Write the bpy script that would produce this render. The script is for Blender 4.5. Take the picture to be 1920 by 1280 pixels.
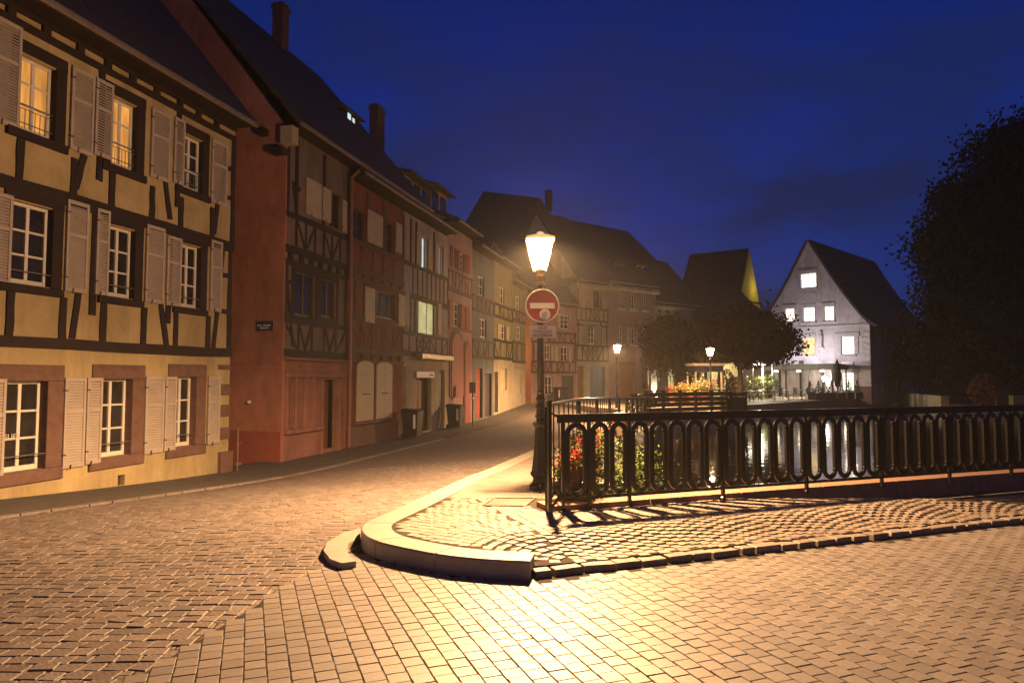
import bpy, bmesh, math, random
from mathutils import Vector, Matrix
R_ = math.radians
random.seed(7)
scene = bpy.context.scene
for o in list(bpy.data.objects):
    bpy.data.objects.remove(o)

# ------------------------------------------------------------------ camera
CAM_H = 1.6
PITCH = math.atan(70 / 1280)
cam_data = bpy.data.cameras.new("camera")
cam = bpy.data.objects.new("camera", cam_data)
scene.collection.objects.link(cam)
cam.location = (0, 0, CAM_H)
cam.rotation_euler = (math.pi / 2 + PITCH, 0, 0)
cam_data.lens = 24
cam_data.sensor_width = 36
cam_data.clip_end = 2000
cam_data.dof.use_dof = False
scene.camera = cam

# ------------------------------------------------------------------ world: deep blue dusk sky
world = bpy.data.worlds.new("World")
scene.world = world
world.use_nodes = True
SUN_EL, SUN_ROT = R_(-5.0), R_(200)
def build_world():
    nt = world.node_tree
    nt.nodes.clear()
    out = nt.nodes.new("ShaderNodeOutputWorld")
    bg = nt.nodes.new("ShaderNodeBackground")
    sky = nt.nodes.new("ShaderNodeTexSky")
    sky.sky_type = 'NISHITA'
    sky.sun_disc = False
    sky.sun_elevation = SUN_EL
    sky.sun_rotation = SUN_ROT
    tc = nt.nodes.new("ShaderNodeTexCoord")
    sep = nt.nodes.new("ShaderNodeSeparateXYZ")
    nt.links.new(tc.outputs["Generated"], sep.inputs[0])
    ramp = nt.nodes.new("ShaderNodeValToRGB")
    nt.links.new(sep.outputs["Z"], ramp.inputs[0])
    el = ramp.color_ramp.elements
    el[0].position = 0.0; el[0].color = (0.0085, 0.021, 0.10, 1)
    el[1].position = 1.0; el[1].color = (0.0050, 0.0060, 0.034, 1)
    e = el.new(0.22); e.color = (0.0050, 0.0200, 0.145, 1)
    e = el.new(0.42); e.color = (0.0014, 0.0125, 0.122, 1)
    e = el.new(0.60); e.color = (0.0012, 0.0075, 0.076, 1)
    # low cloud bank, dim grey violet
    mp = nt.nodes.new("ShaderNodeMapping")
    mp.inputs["Scale"].default_value = (1.1, 1.1, 3.4)
    mp.inputs["Location"].default_value = (0.25, 0.1, 0.35)
    nt.links.new(tc.outputs["Generated"], mp.inputs[0])
    nz = nt.nodes.new("ShaderNodeTexNoise")
    nz.inputs["Scale"].default_value = 2.9
    nz.inputs["Detail"].default_value = 6
    nz.inputs["Roughness"].default_value = 0.55
    nt.links.new(mp.outputs[0], nz.inputs["Vector"])
    cr = nt.nodes.new("ShaderNodeValToRGB")
    cr.color_ramp.elements[0].position = 0.40
    cr.color_ramp.elements[1].position = 0.60
    nt.links.new(nz.outputs["Fac"], cr.inputs[0])
    hr = nt.nodes.new("ShaderNodeMapRange")
    hr.inputs["From Min"].default_value = 0.62
    hr.inputs["From Max"].default_value = 0.18
    hr.inputs["To Min"].default_value = 0.12
    hr.inputs["To Max"].default_value = 0.95
    nt.links.new(sep.outputs["Z"], hr.inputs["Value"])
    mul = nt.nodes.new("ShaderNodeMath"); mul.operation = 'MULTIPLY'
    nt.links.new(cr.outputs["Color"], mul.inputs[0])
    nt.links.new(hr.outputs["Result"], mul.inputs[1])
    mix = nt.nodes.new("ShaderNodeMix"); mix.data_type = 'RGBA'
    nt.links.new(mul.outputs[0], mix.inputs["Factor"])
    nt.links.new(ramp.outputs["Color"], mix.inputs["A"])
    mix.inputs["B"].default_value = (0.0070, 0.0125, 0.048, 1)
    add = nt.nodes.new("ShaderNodeMix"); add.data_type = 'RGBA'; add.blend_type = 'ADD'
    add.inputs["Factor"].default_value = 0.004
    nt.links.new(mix.outputs["Result"], add.inputs["A"])
    nt.links.new(sky.outputs[0], add.inputs["B"])
    nt.links.new(add.outputs["Result"], bg.inputs["Color"])
    bg.inputs["Strength"].default_value = 1.3
    nt.links.new(bg.outputs[0], out.inputs[0])
build_world()

# last skylight glow, all that is left of the sun
sun_data = bpy.data.lights.new("sun", 'SUN')
sun_data.energy = 0.004
sun_data.angle = R_(20)
sun_data.color = (0.6, 0.7, 1.0)
sun = bpy.data.objects.new("sun", sun_data)
scene.collection.objects.link(sun)
sun.rotation_euler = (R_(70), 0, R_(200))

scene.view_settings.view_transform = 'Standard'
scene.view_settings.look = 'None'
scene.view_settings.gamma = 1.0
scene.view_settings.exposure = 0.0
scene.view_settings.use_curve_mapping = False
scene.render.engine = 'CYCLES'
cy = scene.cycles
cy.use_denoising = True
try:
    cy.denoiser = 'OPENIMAGEDENOISE'
except Exception:
    pass
cy.max_bounces = 6
cy.diffuse_bounces = 3
cy.glossy_bounces = 3
cy.transmission_bounces = 4
cy.volume_bounces = 0
cy.transparent_max_bounces = 12
cy.sample_clamp_indirect = 4.0
cy.use_light_tree = True

# ------------------------------------------------------------------ pixel helpers (photograph is 1920 x 1280)
CT, ST = math.cos(PITCH), math.sin(PITCH)
def ray(px, py):
    a, b = (px - 960), (640 - py)
    return Vector((a, 1280 * CT - b * ST, 1280 * ST + b * CT))
def at_z(px, py, z=0.0):
    d = ray(px, py); t = (z - CAM_H) / d.z
    return Vector((d.x * t, d.y * t, z))
def at_d(px, py, D):
    d = ray(px, py); t = D / d.y
    return Vector((d.x * t, D, CAM_H + d.z * t))
def S(t):
    t = max(0.0, min(1.0, t)); return t * t * (3 - 2 * t)
class Frame:
    """a vertical plane: local x along it, local -y faces outwards"""
    def __init__(s, ox, oy, ang):
        s.o = Vector((ox, oy, 0)); s.ang = ang
        s.x = Vector((math.cos(ang), math.sin(ang), 0)); s.y = Vector((-math.sin(ang), math.cos(ang), 0))
    def pt(s, px, py, off=0.0):
        d = ray(px, py); o = s.o + s.y * off
        c = Vector((0, 0, CAM_H))
        t = (o - c).dot(s.y) / d.dot(s.y)
        p = c + d * t
        return (p - s.o).dot(s.x), p.z
    def w(s, u, y, z=0.0):
        p = s.o + s.x * u + s.y * y
        return Vector((p.x, p.y, z))

# ------------------------------------------------------------------ materials
MATS = {}
def nodes_of(name):
    m = bpy.data.materials.new(name); m.use_nodes = True
    nt = m.node_tree; nt.nodes.clear()
    out = nt.nodes.new("ShaderNodeOutputMaterial")
    return m, nt, out
def mat(name, col, rough=0.8, var=0.25, scale=6.0, bump=0.3, bscale=40.0, spec=0.3, metal=0.0, dist=0.01, coat=0.0, var2=0.0, stretch=None, stain=0.0):
    if name in MATS: return MATS[name]
    m, nt, out = nodes_of(name)
    b = nt.nodes.new("ShaderNodeBsdfPrincipled")
    nt.links.new(b.outputs[0], out.inputs[0])
    tc = nt.nodes.new("ShaderNodeTexCoord")
    vec = tc.outputs["Object"]
    if stretch:
        mp = nt.nodes.new("ShaderNodeMapping"); mp.inputs["Scale"].default_value = stretch
        nt.links.new(vec, mp.inputs[0]); vec = mp.outputs[0]
    n = nt.nodes.new("ShaderNodeTexNoise"); n.inputs["Scale"].default_value = scale; n.inputs["Detail"].default_value = 7; n.inputs["Roughness"].default_value = 0.65
    nt.links.new(vec, n.inputs["Vector"])
    r = nt.nodes.new("ShaderNodeValToRGB")
    r.color_ramp.elements[0].position = 0.3; r.color_ramp.elements[1].position = 0.72
    r.color_ramp.elements[0].color = tuple(c * (1 - var) for c in col) + (1,)
    r.color_ramp.elements[1].color = tuple(min(1, c * (1 + var)) for c in col) + (1,)
    nt.links.new(n.outputs["Fac"], r.inputs[0])
    colout = r.outputs[0]
    if var2 > 0:
        oi = nt.nodes.new("ShaderNodeObjectInfo")
        geo = nt.nodes.new("ShaderNodeNewGeometry")
        ad = nt.nodes.new("ShaderNodeMath"); ad.operation = 'ADD'
        nt.links.new(oi.outputs["Random"], ad.inputs[0]); nt.links.new(geo.outputs["Random Per Island"], ad.inputs[1])
        fr = nt.nodes.new("ShaderNodeMath"); fr.operation = 'FRACT'; nt.links.new(ad.outputs[0], fr.inputs[0])
        mr = nt.nodes.new("ShaderNodeMapRange"); mr.inputs["To Min"].default_value = 1 - var2; mr.inputs["To Max"].default_value = 1 + var2
        nt.links.new(fr.outputs[0], mr.inputs["Value"])
        mx = nt.nodes.new("ShaderNodeMix"); mx.data_type = 'RGBA'; mx.blend_type = 'MULTIPLY'; mx.inputs["Factor"].default_value = 1
        nt.links.new(colout, mx.inputs["A"]); nt.links.new(mr.outputs[0], mx.inputs["B"])
        colout = mx.outputs["Result"]
    if stain > 0:
        mp2 = nt.nodes.new("ShaderNodeMapping"); mp2.inputs["Scale"].default_value = (1, 1, .3)
        nt.links.new(tc.outputs["Object"], mp2.inputs[0])
        n3 = nt.nodes.new("ShaderNodeTexNoise"); n3.inputs["Scale"].default_value = 1.3; n3.inputs["Detail"].default_value = 8; n3.inputs["Roughness"].default_value = .7; n3.inputs["Distortion"].default_value = .6
        nt.links.new(mp2.outputs[0], n3.inputs["Vector"])
        m3 = nt.nodes.new("ShaderNodeMapRange"); m3.inputs["From Min"].default_value = .38; m3.inputs["From Max"].default_value = .62; m3.inputs["To Min"].default_value = 1 - stain; m3.inputs["To Max"].default_value = 1.06
        nt.links.new(n3.outputs["Fac"], m3.inputs["Value"])
        mx3 = nt.nodes.new("ShaderNodeMix"); mx3.data_type = 'RGBA'; mx3.blend_type = 'MULTIPLY'; mx3.inputs["Factor"].default_value = 1
        nt.links.new(colout, mx3.inputs["A"]); nt.links.new(m3.outputs[0], mx3.inputs["B"]); colout = mx3.outputs["Result"]
    nt.links.new(colout, b.inputs["Base Color"])
    b.inputs["Roughness"].default_value = rough
    b.inputs["Metallic"].default_value = metal
    b.inputs["Specular IOR Level"].default_value = spec
    b.inputs["Coat Weight"].default_value = coat
    if bump > 0:
        n2 = nt.nodes.new("ShaderNodeTexNoise"); n2.inputs["Scale"].default_value = bscale; n2.inputs["Detail"].default_value = 5
        nt.links.new(vec, n2.inputs["Vector"])
        bp = nt.nodes.new("ShaderNodeBump"); bp.inputs["Strength"].default_value = bump; bp.inputs["Distance"].default_value = dist
        nt.links.new(n2.outputs["Fac"], bp.inputs["Height"]); nt.links.new(bp.outputs[0], b.inputs["Normal"])
        if stain > 0:   # old hand-laid render is never flat
            n4 = nt.nodes.new("ShaderNodeTexNoise"); n4.inputs["Scale"].default_value = 2.2; n4.inputs["Detail"].default_value = 3
            nt.links.new(vec, n4.inputs["Vector"])
            bp2 = nt.nodes.new("ShaderNodeBump"); bp2.inputs["Strength"].default_value = .55; bp2.inputs["Distance"].default_value = .06
            nt.links.new(n4.outputs["Fac"], bp2.inputs["Height"]); nt.links.new(bp2.outputs[0], bp.inputs["Normal"])
    MATS[name] = m
    return m
def emit(name, col, strength, var=0.0, scale=8.0, stretch=(1, 1, 1), transp=0.0):
    if name in MATS: return MATS[name]
    m, nt, out = nodes_of(name)
    e = nt.nodes.new("ShaderNodeEmission")
    e.inputs["Color"].default_value = tuple(col) + (1,); e.inputs["Strength"].default_value = strength
    if var > 0:
        tc = nt.nodes.new("ShaderNodeTexCoord"); mp = nt.nodes.new("ShaderNodeMapping"); mp.inputs["Scale"].default_value = stretch
        nt.links.new(tc.outputs["Object"], mp.inputs[0])
        n = nt.nodes.new("ShaderNodeTexNoise"); n.inputs["Scale"].default_value = scale; n.inputs["Detail"].default_value = 3
        nt.links.new(mp.outputs[0], n.inputs["Vector"])
        mr = nt.nodes.new("ShaderNodeMapRange"); mr.inputs["From Min"].default_value = .3; mr.inputs["From Max"].default_value = .7
        mr.inputs["To Min"].default_value = strength * (1 - var); mr.inputs["To Max"].default_value = strength * (1 + var)
        nt.links.new(n.outputs["Fac"], mr.inputs["Value"]); nt.links.new(mr.outputs[0], e.inputs["Strength"])
    if transp > 0:
        t = nt.nodes.new("ShaderNodeBsdfTransparent"); mx = nt.nodes.new("ShaderNodeMixShader"); mx.inputs[0].default_value = transp
        nt.links.new(e.outputs[0], mx.inputs[1]); nt.links.new(t.outputs[0], mx.inputs[2]); nt.links.new(mx.outputs[0], out.inputs[0])
    else:
        nt.links.new(e.outputs[0], out.inputs[0])
    MATS[name] = m
    return m
def glass_dark(name, col=(0.012, 0.014, 0.02), rough=0.06):
    return mat(name, col, rough=rough, var=0.5, scale=2.0, bump=0.04, bscale=4.0, spec=0.6)
def roof_mat(name, col, cell=(0.18, 0.28)):
    """flat clay tiles too small to tell apart: courses as bump and colour"""
    if name in MATS: return MATS[name]
    m, nt, out = nodes_of(name)
    b = nt.nodes.new("ShaderNodeBsdfPrincipled"); nt.links.new(b.outputs[0], out.inputs[0])
    tc = nt.nodes.new("ShaderNodeTexCoord")
    br = nt.nodes.new("ShaderNodeTexBrick")
    br.inputs["Scale"].default_value = 1.0; br.inputs["Brick Width"].default_value = cell[0]; br.inputs["Row Height"].default_value = cell[1]
    br.inputs["Mortar Size"].default_value = 0.018; br.inputs["Color1"].default_value = tuple(col) + (1,)
    br.inputs["Color2"].default_value = tuple(c * .6 for c in col) + (1,); br.inputs["Mortar"].default_value = tuple(c * .3 for c in col) + (1,)
    sp = nt.nodes.new("ShaderNodeSeparateXYZ"); cb = nt.nodes.new("ShaderNodeCombineXYZ")
    nt.links.new(tc.outputs["Object"], sp.inputs[0]); nt.links.new(sp.outputs["X"], cb.inputs["X"]); nt.links.new(sp.outputs["Z"], cb.inputs["Y"])
    nt.links.new(cb.outputs[0], br.inputs["Vector"])
    nt.links.new(br.outputs["Color"], b.inputs["Base Color"]); b.inputs["Roughness"].default_value = 0.85
    bp = nt.nodes.new("ShaderNodeBump"); bp.inputs["Strength"].default_value = .6; bp.inputs["Distance"].default_value = .02; bp.invert = True
    nt.links.new(br.outputs["Fac"], bp.inputs["Height"]); nt.links.new(bp.outputs[0], b.inputs["Normal"])
    MATS[name] = m
    return m

# ------------------------------------------------------------------ mesh helpers
COL = scene.collection
class MB:
    def __init__(s): s.v = []; s.f = []
    def add(s, vs, fs):
        k = len(s.v); s.v += [tuple(v) for v in vs]; s.f += [tuple(i + k for i in f) for f in fs]; return s
    def box(s, x0, x1, y0, y1, z0, z1):
        return s.add([(x0, y0, z0), (x1, y0, z0), (x1, y1, z0), (x0, y1, z0), (x0, y0, z1), (x1, y0, z1), (x1, y1, z1), (x0, y1, z1)],
                     [(0, 3, 2, 1), (4, 5, 6, 7), (0, 1, 5, 4), (1, 2, 6, 5), (2, 3, 7, 6), (3, 0, 4, 7)])
    def bbox(s, x0, x1, y0, y1, z0, z1, b=.008):
        """box with a chamfered front (-y) face"""
        b = min(b, (x1 - x0) * .3, (z1 - z0) * .3)
        return s.add([(x0, y1, z0), (x1, y1, z0), (x1, y1, z1), (x0, y1, z1), (x0, y0 + b, z0), (x1, y0 + b, z0), (x1, y0 + b, z1), (x0, y0 + b, z1),
                      (x0 + b, y0, z0 + b), (x1 - b, y0, z0 + b), (x1 - b, y0, z1 - b), (x0 + b, y0, z1 - b)],
                     [(0, 3, 2, 1), (0, 1, 5, 4), (1, 2, 6, 5), (2, 3, 7, 6), (3, 0, 4, 7), (4, 5, 9, 8), (5, 6, 10, 9), (6, 7, 11, 10), (7, 4, 8, 11), (8, 9, 10, 11)])
    def prism(s, poly, z0, z1):
        n = len(poly)
        a = sum(poly[i][0] * poly[(i + 1) % n][1] - poly[(i + 1) % n][0] * poly[i][1] for i in range(n))
        if a < 0: poly = poly[::-1]
        return s.add([(x, y, z0) for x, y in poly] + [(x, y, z1) for x, y in poly],
                     [tuple(range(n))[::-1], tuple(range(n, 2 * n))] + [(i, (i + 1) % n, n + (i + 1) % n, n + i) for i in range(n)])
    def xprism(s, poly, y0, y1):
        """polygon in x-z pushed along y"""
        n = len(poly)
        a = sum(poly[i][0] * poly[(i + 1) % n][1] - poly[(i + 1) % n][0] * poly[i][1] for i in range(n))
        if a < 0: poly = poly[::-1]
        return s.add([(x, y0, z) for x, z in poly] + [(x, y1, z) for x, z in poly],
                     [tuple(range(n)), tuple(range(n, 2 * n))[::-1]] + [(i, n + i, n + (i + 1) % n, (i + 1) % n) for i in range(n)])
    def tube(s, pts, r, n=6, closed=False, cap=True):
        pts = [Vector(p) for p in pts]; k0 = len(s.v); m = len(pts)
        rr = r if isinstance(r, (list, tuple)) else [r] * m
        for i, p in enumerate(pts):
            if closed: t = (pts[(i + 1) % m] - pts[i - 1])
            else: t = pts[min(i + 1, m - 1)] - pts[max(i - 1, 0)]
            t.normalize()
            up = Vector((0, 0, 1)) if abs(t.z) < .9 else Vector((0, 1, 0))
            a = t.cross(up).normalized(); b = a.cross(t)
            for j in range(n):
                q = 2 * math.pi * (j + .5) / n
                s.v.append(tuple(p + (a * math.cos(q) + b * math.sin(q)) * rr[i]))
        for i in range(m if closed else m - 1):
            for j in range(n):
                a0 = k0 + i * n + j; a1 = k0 + i * n + (j + 1) % n
                b0 = k0 + ((i + 1) % m) * n + j; b1 = k0 + ((i + 1) % m) * n + (j + 1) % n
                s.f.append((a0, b0, b1, a1))
        if cap and not closed:
            s.f.append(tuple(k0 + j for j in range(n))); s.f.append(tuple(k0 + (m - 1) * n + j for j in range(n))[::-1])
        return s
    def lathe(s, prof, n=12, c=(0, 0, 0), rot=0.0):
        k = len(s.v); m = len(prof)
        for r, z in prof:
            for j in range(n):
                q = 2 * math.pi * j / n + rot
                s.v.append((c[0] + r * math.cos(q), c[1] + r * math.sin(q), c[2] + z))
        for i in range(m - 1):
            for j in range(n):
                s.f.append((k + i * n + j, k + i * n + (j + 1) % n, k + (i + 1) * n + (j + 1) % n, k + (i + 1) * n + j))
        s.f.append(tuple(k + j for j in range(n))[::-1]); s.f.append(tuple(k + (m - 1) * n + j for j in range(n)))
        return s
    def leaf(s, p, size, rnd):
        a = Vector((rnd.gauss(0, 1), rnd.gauss(0, 1), rnd.gauss(0, 1))).normalized()
        b = a.cross(Vector((rnd.gauss(0, 1), rnd.gauss(0, 1), rnd.gauss(0, 1)))).normalized()
        l = size * rnd.uniform(.7, 1.3); w = l * .32
        p = Vector(p)
        return s.add([p - a * l * .5, p + b * w, p + a * l * .5, p - b * w], [(0, 1, 2, 3)])
    def mesh(s, name):
        me = bpy.data.meshes.new(name); me.from_pydata(s.v, [], s.f); me.validate(); me.update(); return me
    def build(s, name, m, parent=None, smooth=False, kind=None, label=None, dz=0.0):
        if dz: s.v = [(x, y, z + dz) for x, y, z in s.v]
        me = s.mesh(name)
        if m: me.materials.append(m)
        if smooth:
            me.polygons.foreach_set("use_smooth", [True] * len(me.polygons))
        o = bpy.data.objects.new(name, me); COL.objects.link(o)
        if parent: o.parent = parent
        if kind: o["kind"] = kind
        if label: o["label"] = label
        return o
def empty(name, loc, rz=0.0, label=None, cat=None, group=None):
    o = bpy.data.objects.new(name, None); COL.objects.link(o); o.empty_display_size = .2
    o.location = loc; o.rotation_euler = (0, 0, rz)
    return tag(o, label, cat, group)
def tag(o, label=None, cat=None, group=None, kind=None):
    if label: o["label"] = label
    if cat: o["category"] = cat
    if group: o["group"] = group
    if kind: o["kind"] = kind
    return o
def copy_tree(o, parent=None):
    c = o.copy(); COL.objects.link(c)
    if parent: c.parent = parent
    for ch in [x for x in COPYKIDS.get(o.name, [])]:
        k = copy_tree(ch, c)
    return c
COPYKIDS = {}
def register(o):
    for x in bpy.data.objects:
        if x.parent: COPYKIDS.setdefault(x.parent.name, [])
    for x in o.children_recursive + [o]:
        COPYKIDS[x.name] = list(x.children)
def lamp_light(name, loc, energy, col, radius, parent=None, spot=None, rot=None):
    ld = bpy.data.lights.new(name, 'SPOT' if spot else 'POINT'); ld.energy = energy; ld.color = col; ld.shadow_soft_size = radius
    if spot: ld.spot_size = spot; ld.spot_blend = .45
    o = bpy.data.objects.new(name, ld); COL.objects.link(o); o.location = loc
    if rot: o.rotation_euler = rot
    if parent: o.parent = parent
    return o
def font(name, text, size, m, parent, loc, rot, extrude=.001, align='CENTER'):
    c = bpy.data.curves.new(name, 'FONT'); c.body = text; c.size = size; c.extrude = extrude; c.align_x = align; c.align_y = 'CENTER'
    c.materials.append(m)
    tmp = bpy.data.objects.new(name, c); COL.objects.link(tmp)
    dg = bpy.context.evaluated_depsgraph_get()
    me = bpy.data.meshes.new_from_object(tmp.evaluated_get(dg)); me.name = name
    bpy.data.objects.remove(tmp); bpy.data.curves.remove(c)
    o = bpy.data.objects.new(name, me); COL.objects.link(o)
    if not me.materials: me.materials.append(m)
    o.location = loc; o.rotation_euler = rot; o.parent = parent
    return o

# ------------------------------------------------------------------ palette
M_PAVER = mat("paver_granite", (0.165, 0.14, 0.125), rough=.52, var=.22, scale=30, bump=.55, bscale=160, dist=.0025, spec=.5, var2=.16)
M_COBBLE = mat("cobble_sandstone", (0.14, 0.113, 0.1), rough=.55, var=.28, scale=22, bump=.7, bscale=55, dist=.008, spec=.4, var2=.24)
M_SETT = mat("sett_stone", (0.19, 0.152, 0.125), rough=.58, var=.25, scale=25, bump=.6, bscale=70, dist=.005, spec=.35, var2=.2)
M_JOINT = mat("joint_sand", (0.038, 0.030, 0.025), rough=.95, var=.35, scale=18, bump=.6, bscale=90, dist=.006, spec=.1)
M_KERB = mat("kerb_granite", (0.235, 0.21, 0.18), rough=.55, var=.16, scale=14, bump=.4, bscale=220, dist=.002, spec=.4, var2=.05)
M_ASPH = mat("footway_asphalt", (0.085, 0.075, 0.066), rough=.75, var=.25, scale=3, bump=.5, bscale=180, dist=.004, spec=.3)
M_QUAYPAVE = mat("quay_flagging", (0.15, 0.12, 0.1), rough=.65, var=.25, scale=4, bump=.5, bscale=60, dist=.006, spec=.3)
M_COPING = mat("coping_sandstone", (0.26, 0.15, 0.1), rough=.8, var=.25, scale=7, bump=.5, bscale=50, dist=.006)
M_QUAYWALL = mat("quay_wall_stone", (0.13, 0.11, 0.09), rough=.9, var=.5, scale=3, bump=.8, bscale=9, dist=.04)
M_GROUND = mat("far_ground", (0.05, 0.05, 0.04), rough=.95, bump=0)
M_IRON = mat("cast_iron_paint", (0.004, 0.0035, 0.004), rough=.25, var=.4, scale=30, bump=.15, bscale=60, dist=.003, spec=.45)
M_IRONGREEN = mat("lamp_iron", (0.02, 0.02, 0.02), rough=.42, var=.4, scale=20, bump=.25, bscale=50, dist=.003, spec=.5)
M_MANHOLE = mat("manhole_iron", (0.11, 0.095, 0.08), rough=.6, var=.3, scale=30, bump=.8, bscale=120, dist=.004, metal=.4)
def street_far_mat():
    m, nt, out = nodes_of("street_cobbles_far")
    b = nt.nodes.new("ShaderNodeBsdfPrincipled"); nt.links.new(b.outputs[0], out.inputs[0])
    tc = nt.nodes.new("ShaderNodeTexCoord")
    br = nt.nodes.new("ShaderNodeTexBrick"); br.inputs["Scale"].default_value = 1
    br.inputs["Brick Width"].default_value = .13; br.inputs["Row Height"].default_value = .11; br.inputs["Mortar Size"].default_value = .012; br.inputs["Mortar Smooth"].default_value = .6
    br.inputs["Color1"].default_value = (.17, .135, .12, 1); br.inputs["Color2"].default_value = (.12, .095, .083, 1); br.inputs["Mortar"].default_value = (.055, .043, .036, 1)
    nz = nt.nodes.new("ShaderNodeTexNoise"); nz.inputs["Scale"].default_value = 3
    nt.links.new(tc.outputs["Object"], nz.inputs["Vector"])
    mv = nt.nodes.new("ShaderNodeMix"); mv.data_type = 'VECTOR'; mv.inputs["Factor"].default_value = .05
    nt.links.new(tc.outputs["Object"], mv.inputs["A"]); nt.links.new(nz.outputs["Color"], mv.inputs["B"])
    nt.links.new(mv.outputs["Result"], br.inputs["Vector"])
    nt.links.new(br.outputs["Color"], b.inputs["Base Color"]); b.inputs["Roughness"].default_value = .6; b.inputs["Specular IOR Level"].default_value = .4
    n2 = nt.nodes.new("ShaderNodeTexNoise"); n2.inputs["Scale"].default_value = 25; n2.inputs["Detail"].default_value = 5
    nt.links.new(tc.outputs["Object"], n2.inputs["Vector"])
    sb = nt.nodes.new("ShaderNodeMath"); sb.operation = 'SUBTRACT'; nt.links.new(n2.outputs["Fac"], sb.inputs[0]); nt.links.new(br.outputs["Fac"], sb.inputs[1])
    bp = nt.nodes.new("ShaderNodeBump"); bp.inputs["Strength"].default_value = .8; bp.inputs["Distance"].default_value = .015
    nt.links.new(sb.outputs[0], bp.inputs["Height"]); nt.links.new(bp.outputs[0], b.inputs["Normal"])
    return m
M_STREET = street_far_mat()
def water_mat():
    m, nt, out = nodes_of("canal_water")
    b = nt.nodes.new("ShaderNodeBsdfPrincipled"); nt.links.new(b.outputs[0], out.inputs[0])
    b.inputs["Base Color"].default_value = (.004, .006, .006, 1); b.inputs["Roughness"].default_value = .04; b.inputs["IOR"].default_value = 1.33
    b.inputs["Specular IOR Level"].default_value = 1.0
    tc = nt.nodes.new("ShaderNodeTexCoord"); mp = nt.nodes.new("ShaderNodeMapping"); mp.inputs["Scale"].default_value = (1, 1.0, 1)
    nt.links.new(tc.outputs["Object"], mp.inputs[0])
    n = nt.nodes.new("ShaderNodeTexNoise"); n.inputs["Scale"].default_value = 1.7; n.inputs["Detail"].default_value = 4
    nt.links.new(mp.outputs[0], n.inputs["Vector"])
    bp = nt.nodes.new("ShaderNodeBump"); bp.inputs["Strength"].default_value = .16; bp.inputs["Distance"].default_value = .05
    nt.links.new(n.outputs["Fac"], bp.inputs["Height"]); nt.links.new(bp.outputs[0], b.inputs["Normal"])
    return m

# ------------------------------------------------------------------ lie of the land
RA = R_(21.0)
E1 = Vector((math.cos(RA), math.sin(RA), 0)); E2 = Vector((-math.sin(RA), math.cos(RA), 0))
KC = Vector((0.5, 7.57, 0))                      # corner where bridge railing and quay railing meet
T14 = math.tan(R_(14.0))
def quay_x(y): return 0.5 + T14 * (y - 7.57)
def kerb_x(y): return -1.42 + .216 * (y - 6.75)
def edge_x(y): return -2.05 + .177 * (y - 3.59)   # where bridge pavers meet street cobbles
def front_x(y): return -10.42 + T14 * y           # the line of the house fronts
WATER_Z = -.6
def rise(y): return .5 * S((y - 33) / 14)
def z_front(y): return -.55 * S((y - 4.5) / 12.5) + rise(y)
def z_pave(y):
    t = max(0.0, min(1.0, (y - 9.2) / 20.0)); t = t * t / .12 if t < .06 else t - .03
    return .15 - .5 * t + rise(y)
def z_street(x, y):
    k = kerb_x(y) - x
    zk = min(0.0, z_pave(y) - .13)
    t = max(0, min(1, k / 5.0))
    return zk * (1 - t) + z_front(y) * t
def inside(poly, x, y):
    c = False; n = len(poly)
    for i in range(n):
        x0, y0 = poly[i]; x1, y1 = poly[(i + 1) % n]
        if (y0 > y) != (y1 > y) and x < (x1 - x0) * (y - y0) / (y1 - y0) + x0: c = not c
    return c
def project(p):
    d = Vector(p) - Vector((0, 0, CAM_H))
    w = d.y * CT + d.z * ST
    if w < .2: return None
    return 960 + 1280 * d.x / w, 640 - 1280 * (-d.y * ST + d.z * CT) / w, w

# kerb outline, traced on the ground
KERB_PX = [(995, 1052), (924, 1049), (853, 1043), (800, 1035), (736, 1022), (705, 1014), (684, 1004), (675, 992), (682, 980), (705, 969), (741, 954), (788, 933), (840, 909), (880, 890)]
KERB = [at_z(px, py, .15) for px, py in KERB_PX]
_ys = [11, 12, 13.5, 16, 20, 25, 30, 36, 42, 46]
KERB_FAR = [Vector((kerb_x(y), y, z_pave(y))) for y in _ys]
LINE_A = at_z(1003, 1060, .10)                    # where the small kerb setts start
def line_pt(t): return LINE_A + E1 * t
PAVE_POLY = [(p.x, p.y) for p in KERB] + [(p.x, p.y) for p in KERB_FAR] + [(quay_x(46), 46), (KC.x, KC.y), tuple((KC + E1 * 16)[:2]), tuple(line_pt(16)[:2]), tuple(line_pt(0)[:2])]
LOW_PX = [(607, 1031), (614, 1015), (643, 998), (676, 990), (675, 1005), (653, 1018), (650, 1030), (656, 1042), (668, 1051), (641, 1055), (619, 1047)]
LOW = [at_z(px, py, .055) for px, py in LOW_PX]
LOW_POLY = [(p.x, p.y) for p in LOW]

# ------------------------------------------------------------------ far ground, water
g = MB(); g.add([(-600, -300, -3.2), (600, -300, -3.2), (600, 900, -3.2), (-600, 900, -3.2)], [(0, 1, 2, 3)])
tag(g.build("ground", M_GROUND), kind="structure")
w = MB()
wy = 7.3
w.add([(KC.x - .5, wy, WATER_Z), (60, wy, WATER_Z), (90, 140, WATER_Z), (6, 60, WATER_Z), (4, 30, WATER_Z)], [(0, 1, 2, 3, 4)])
tag(w.build("water", water_mat()), kind="structure")

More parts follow.
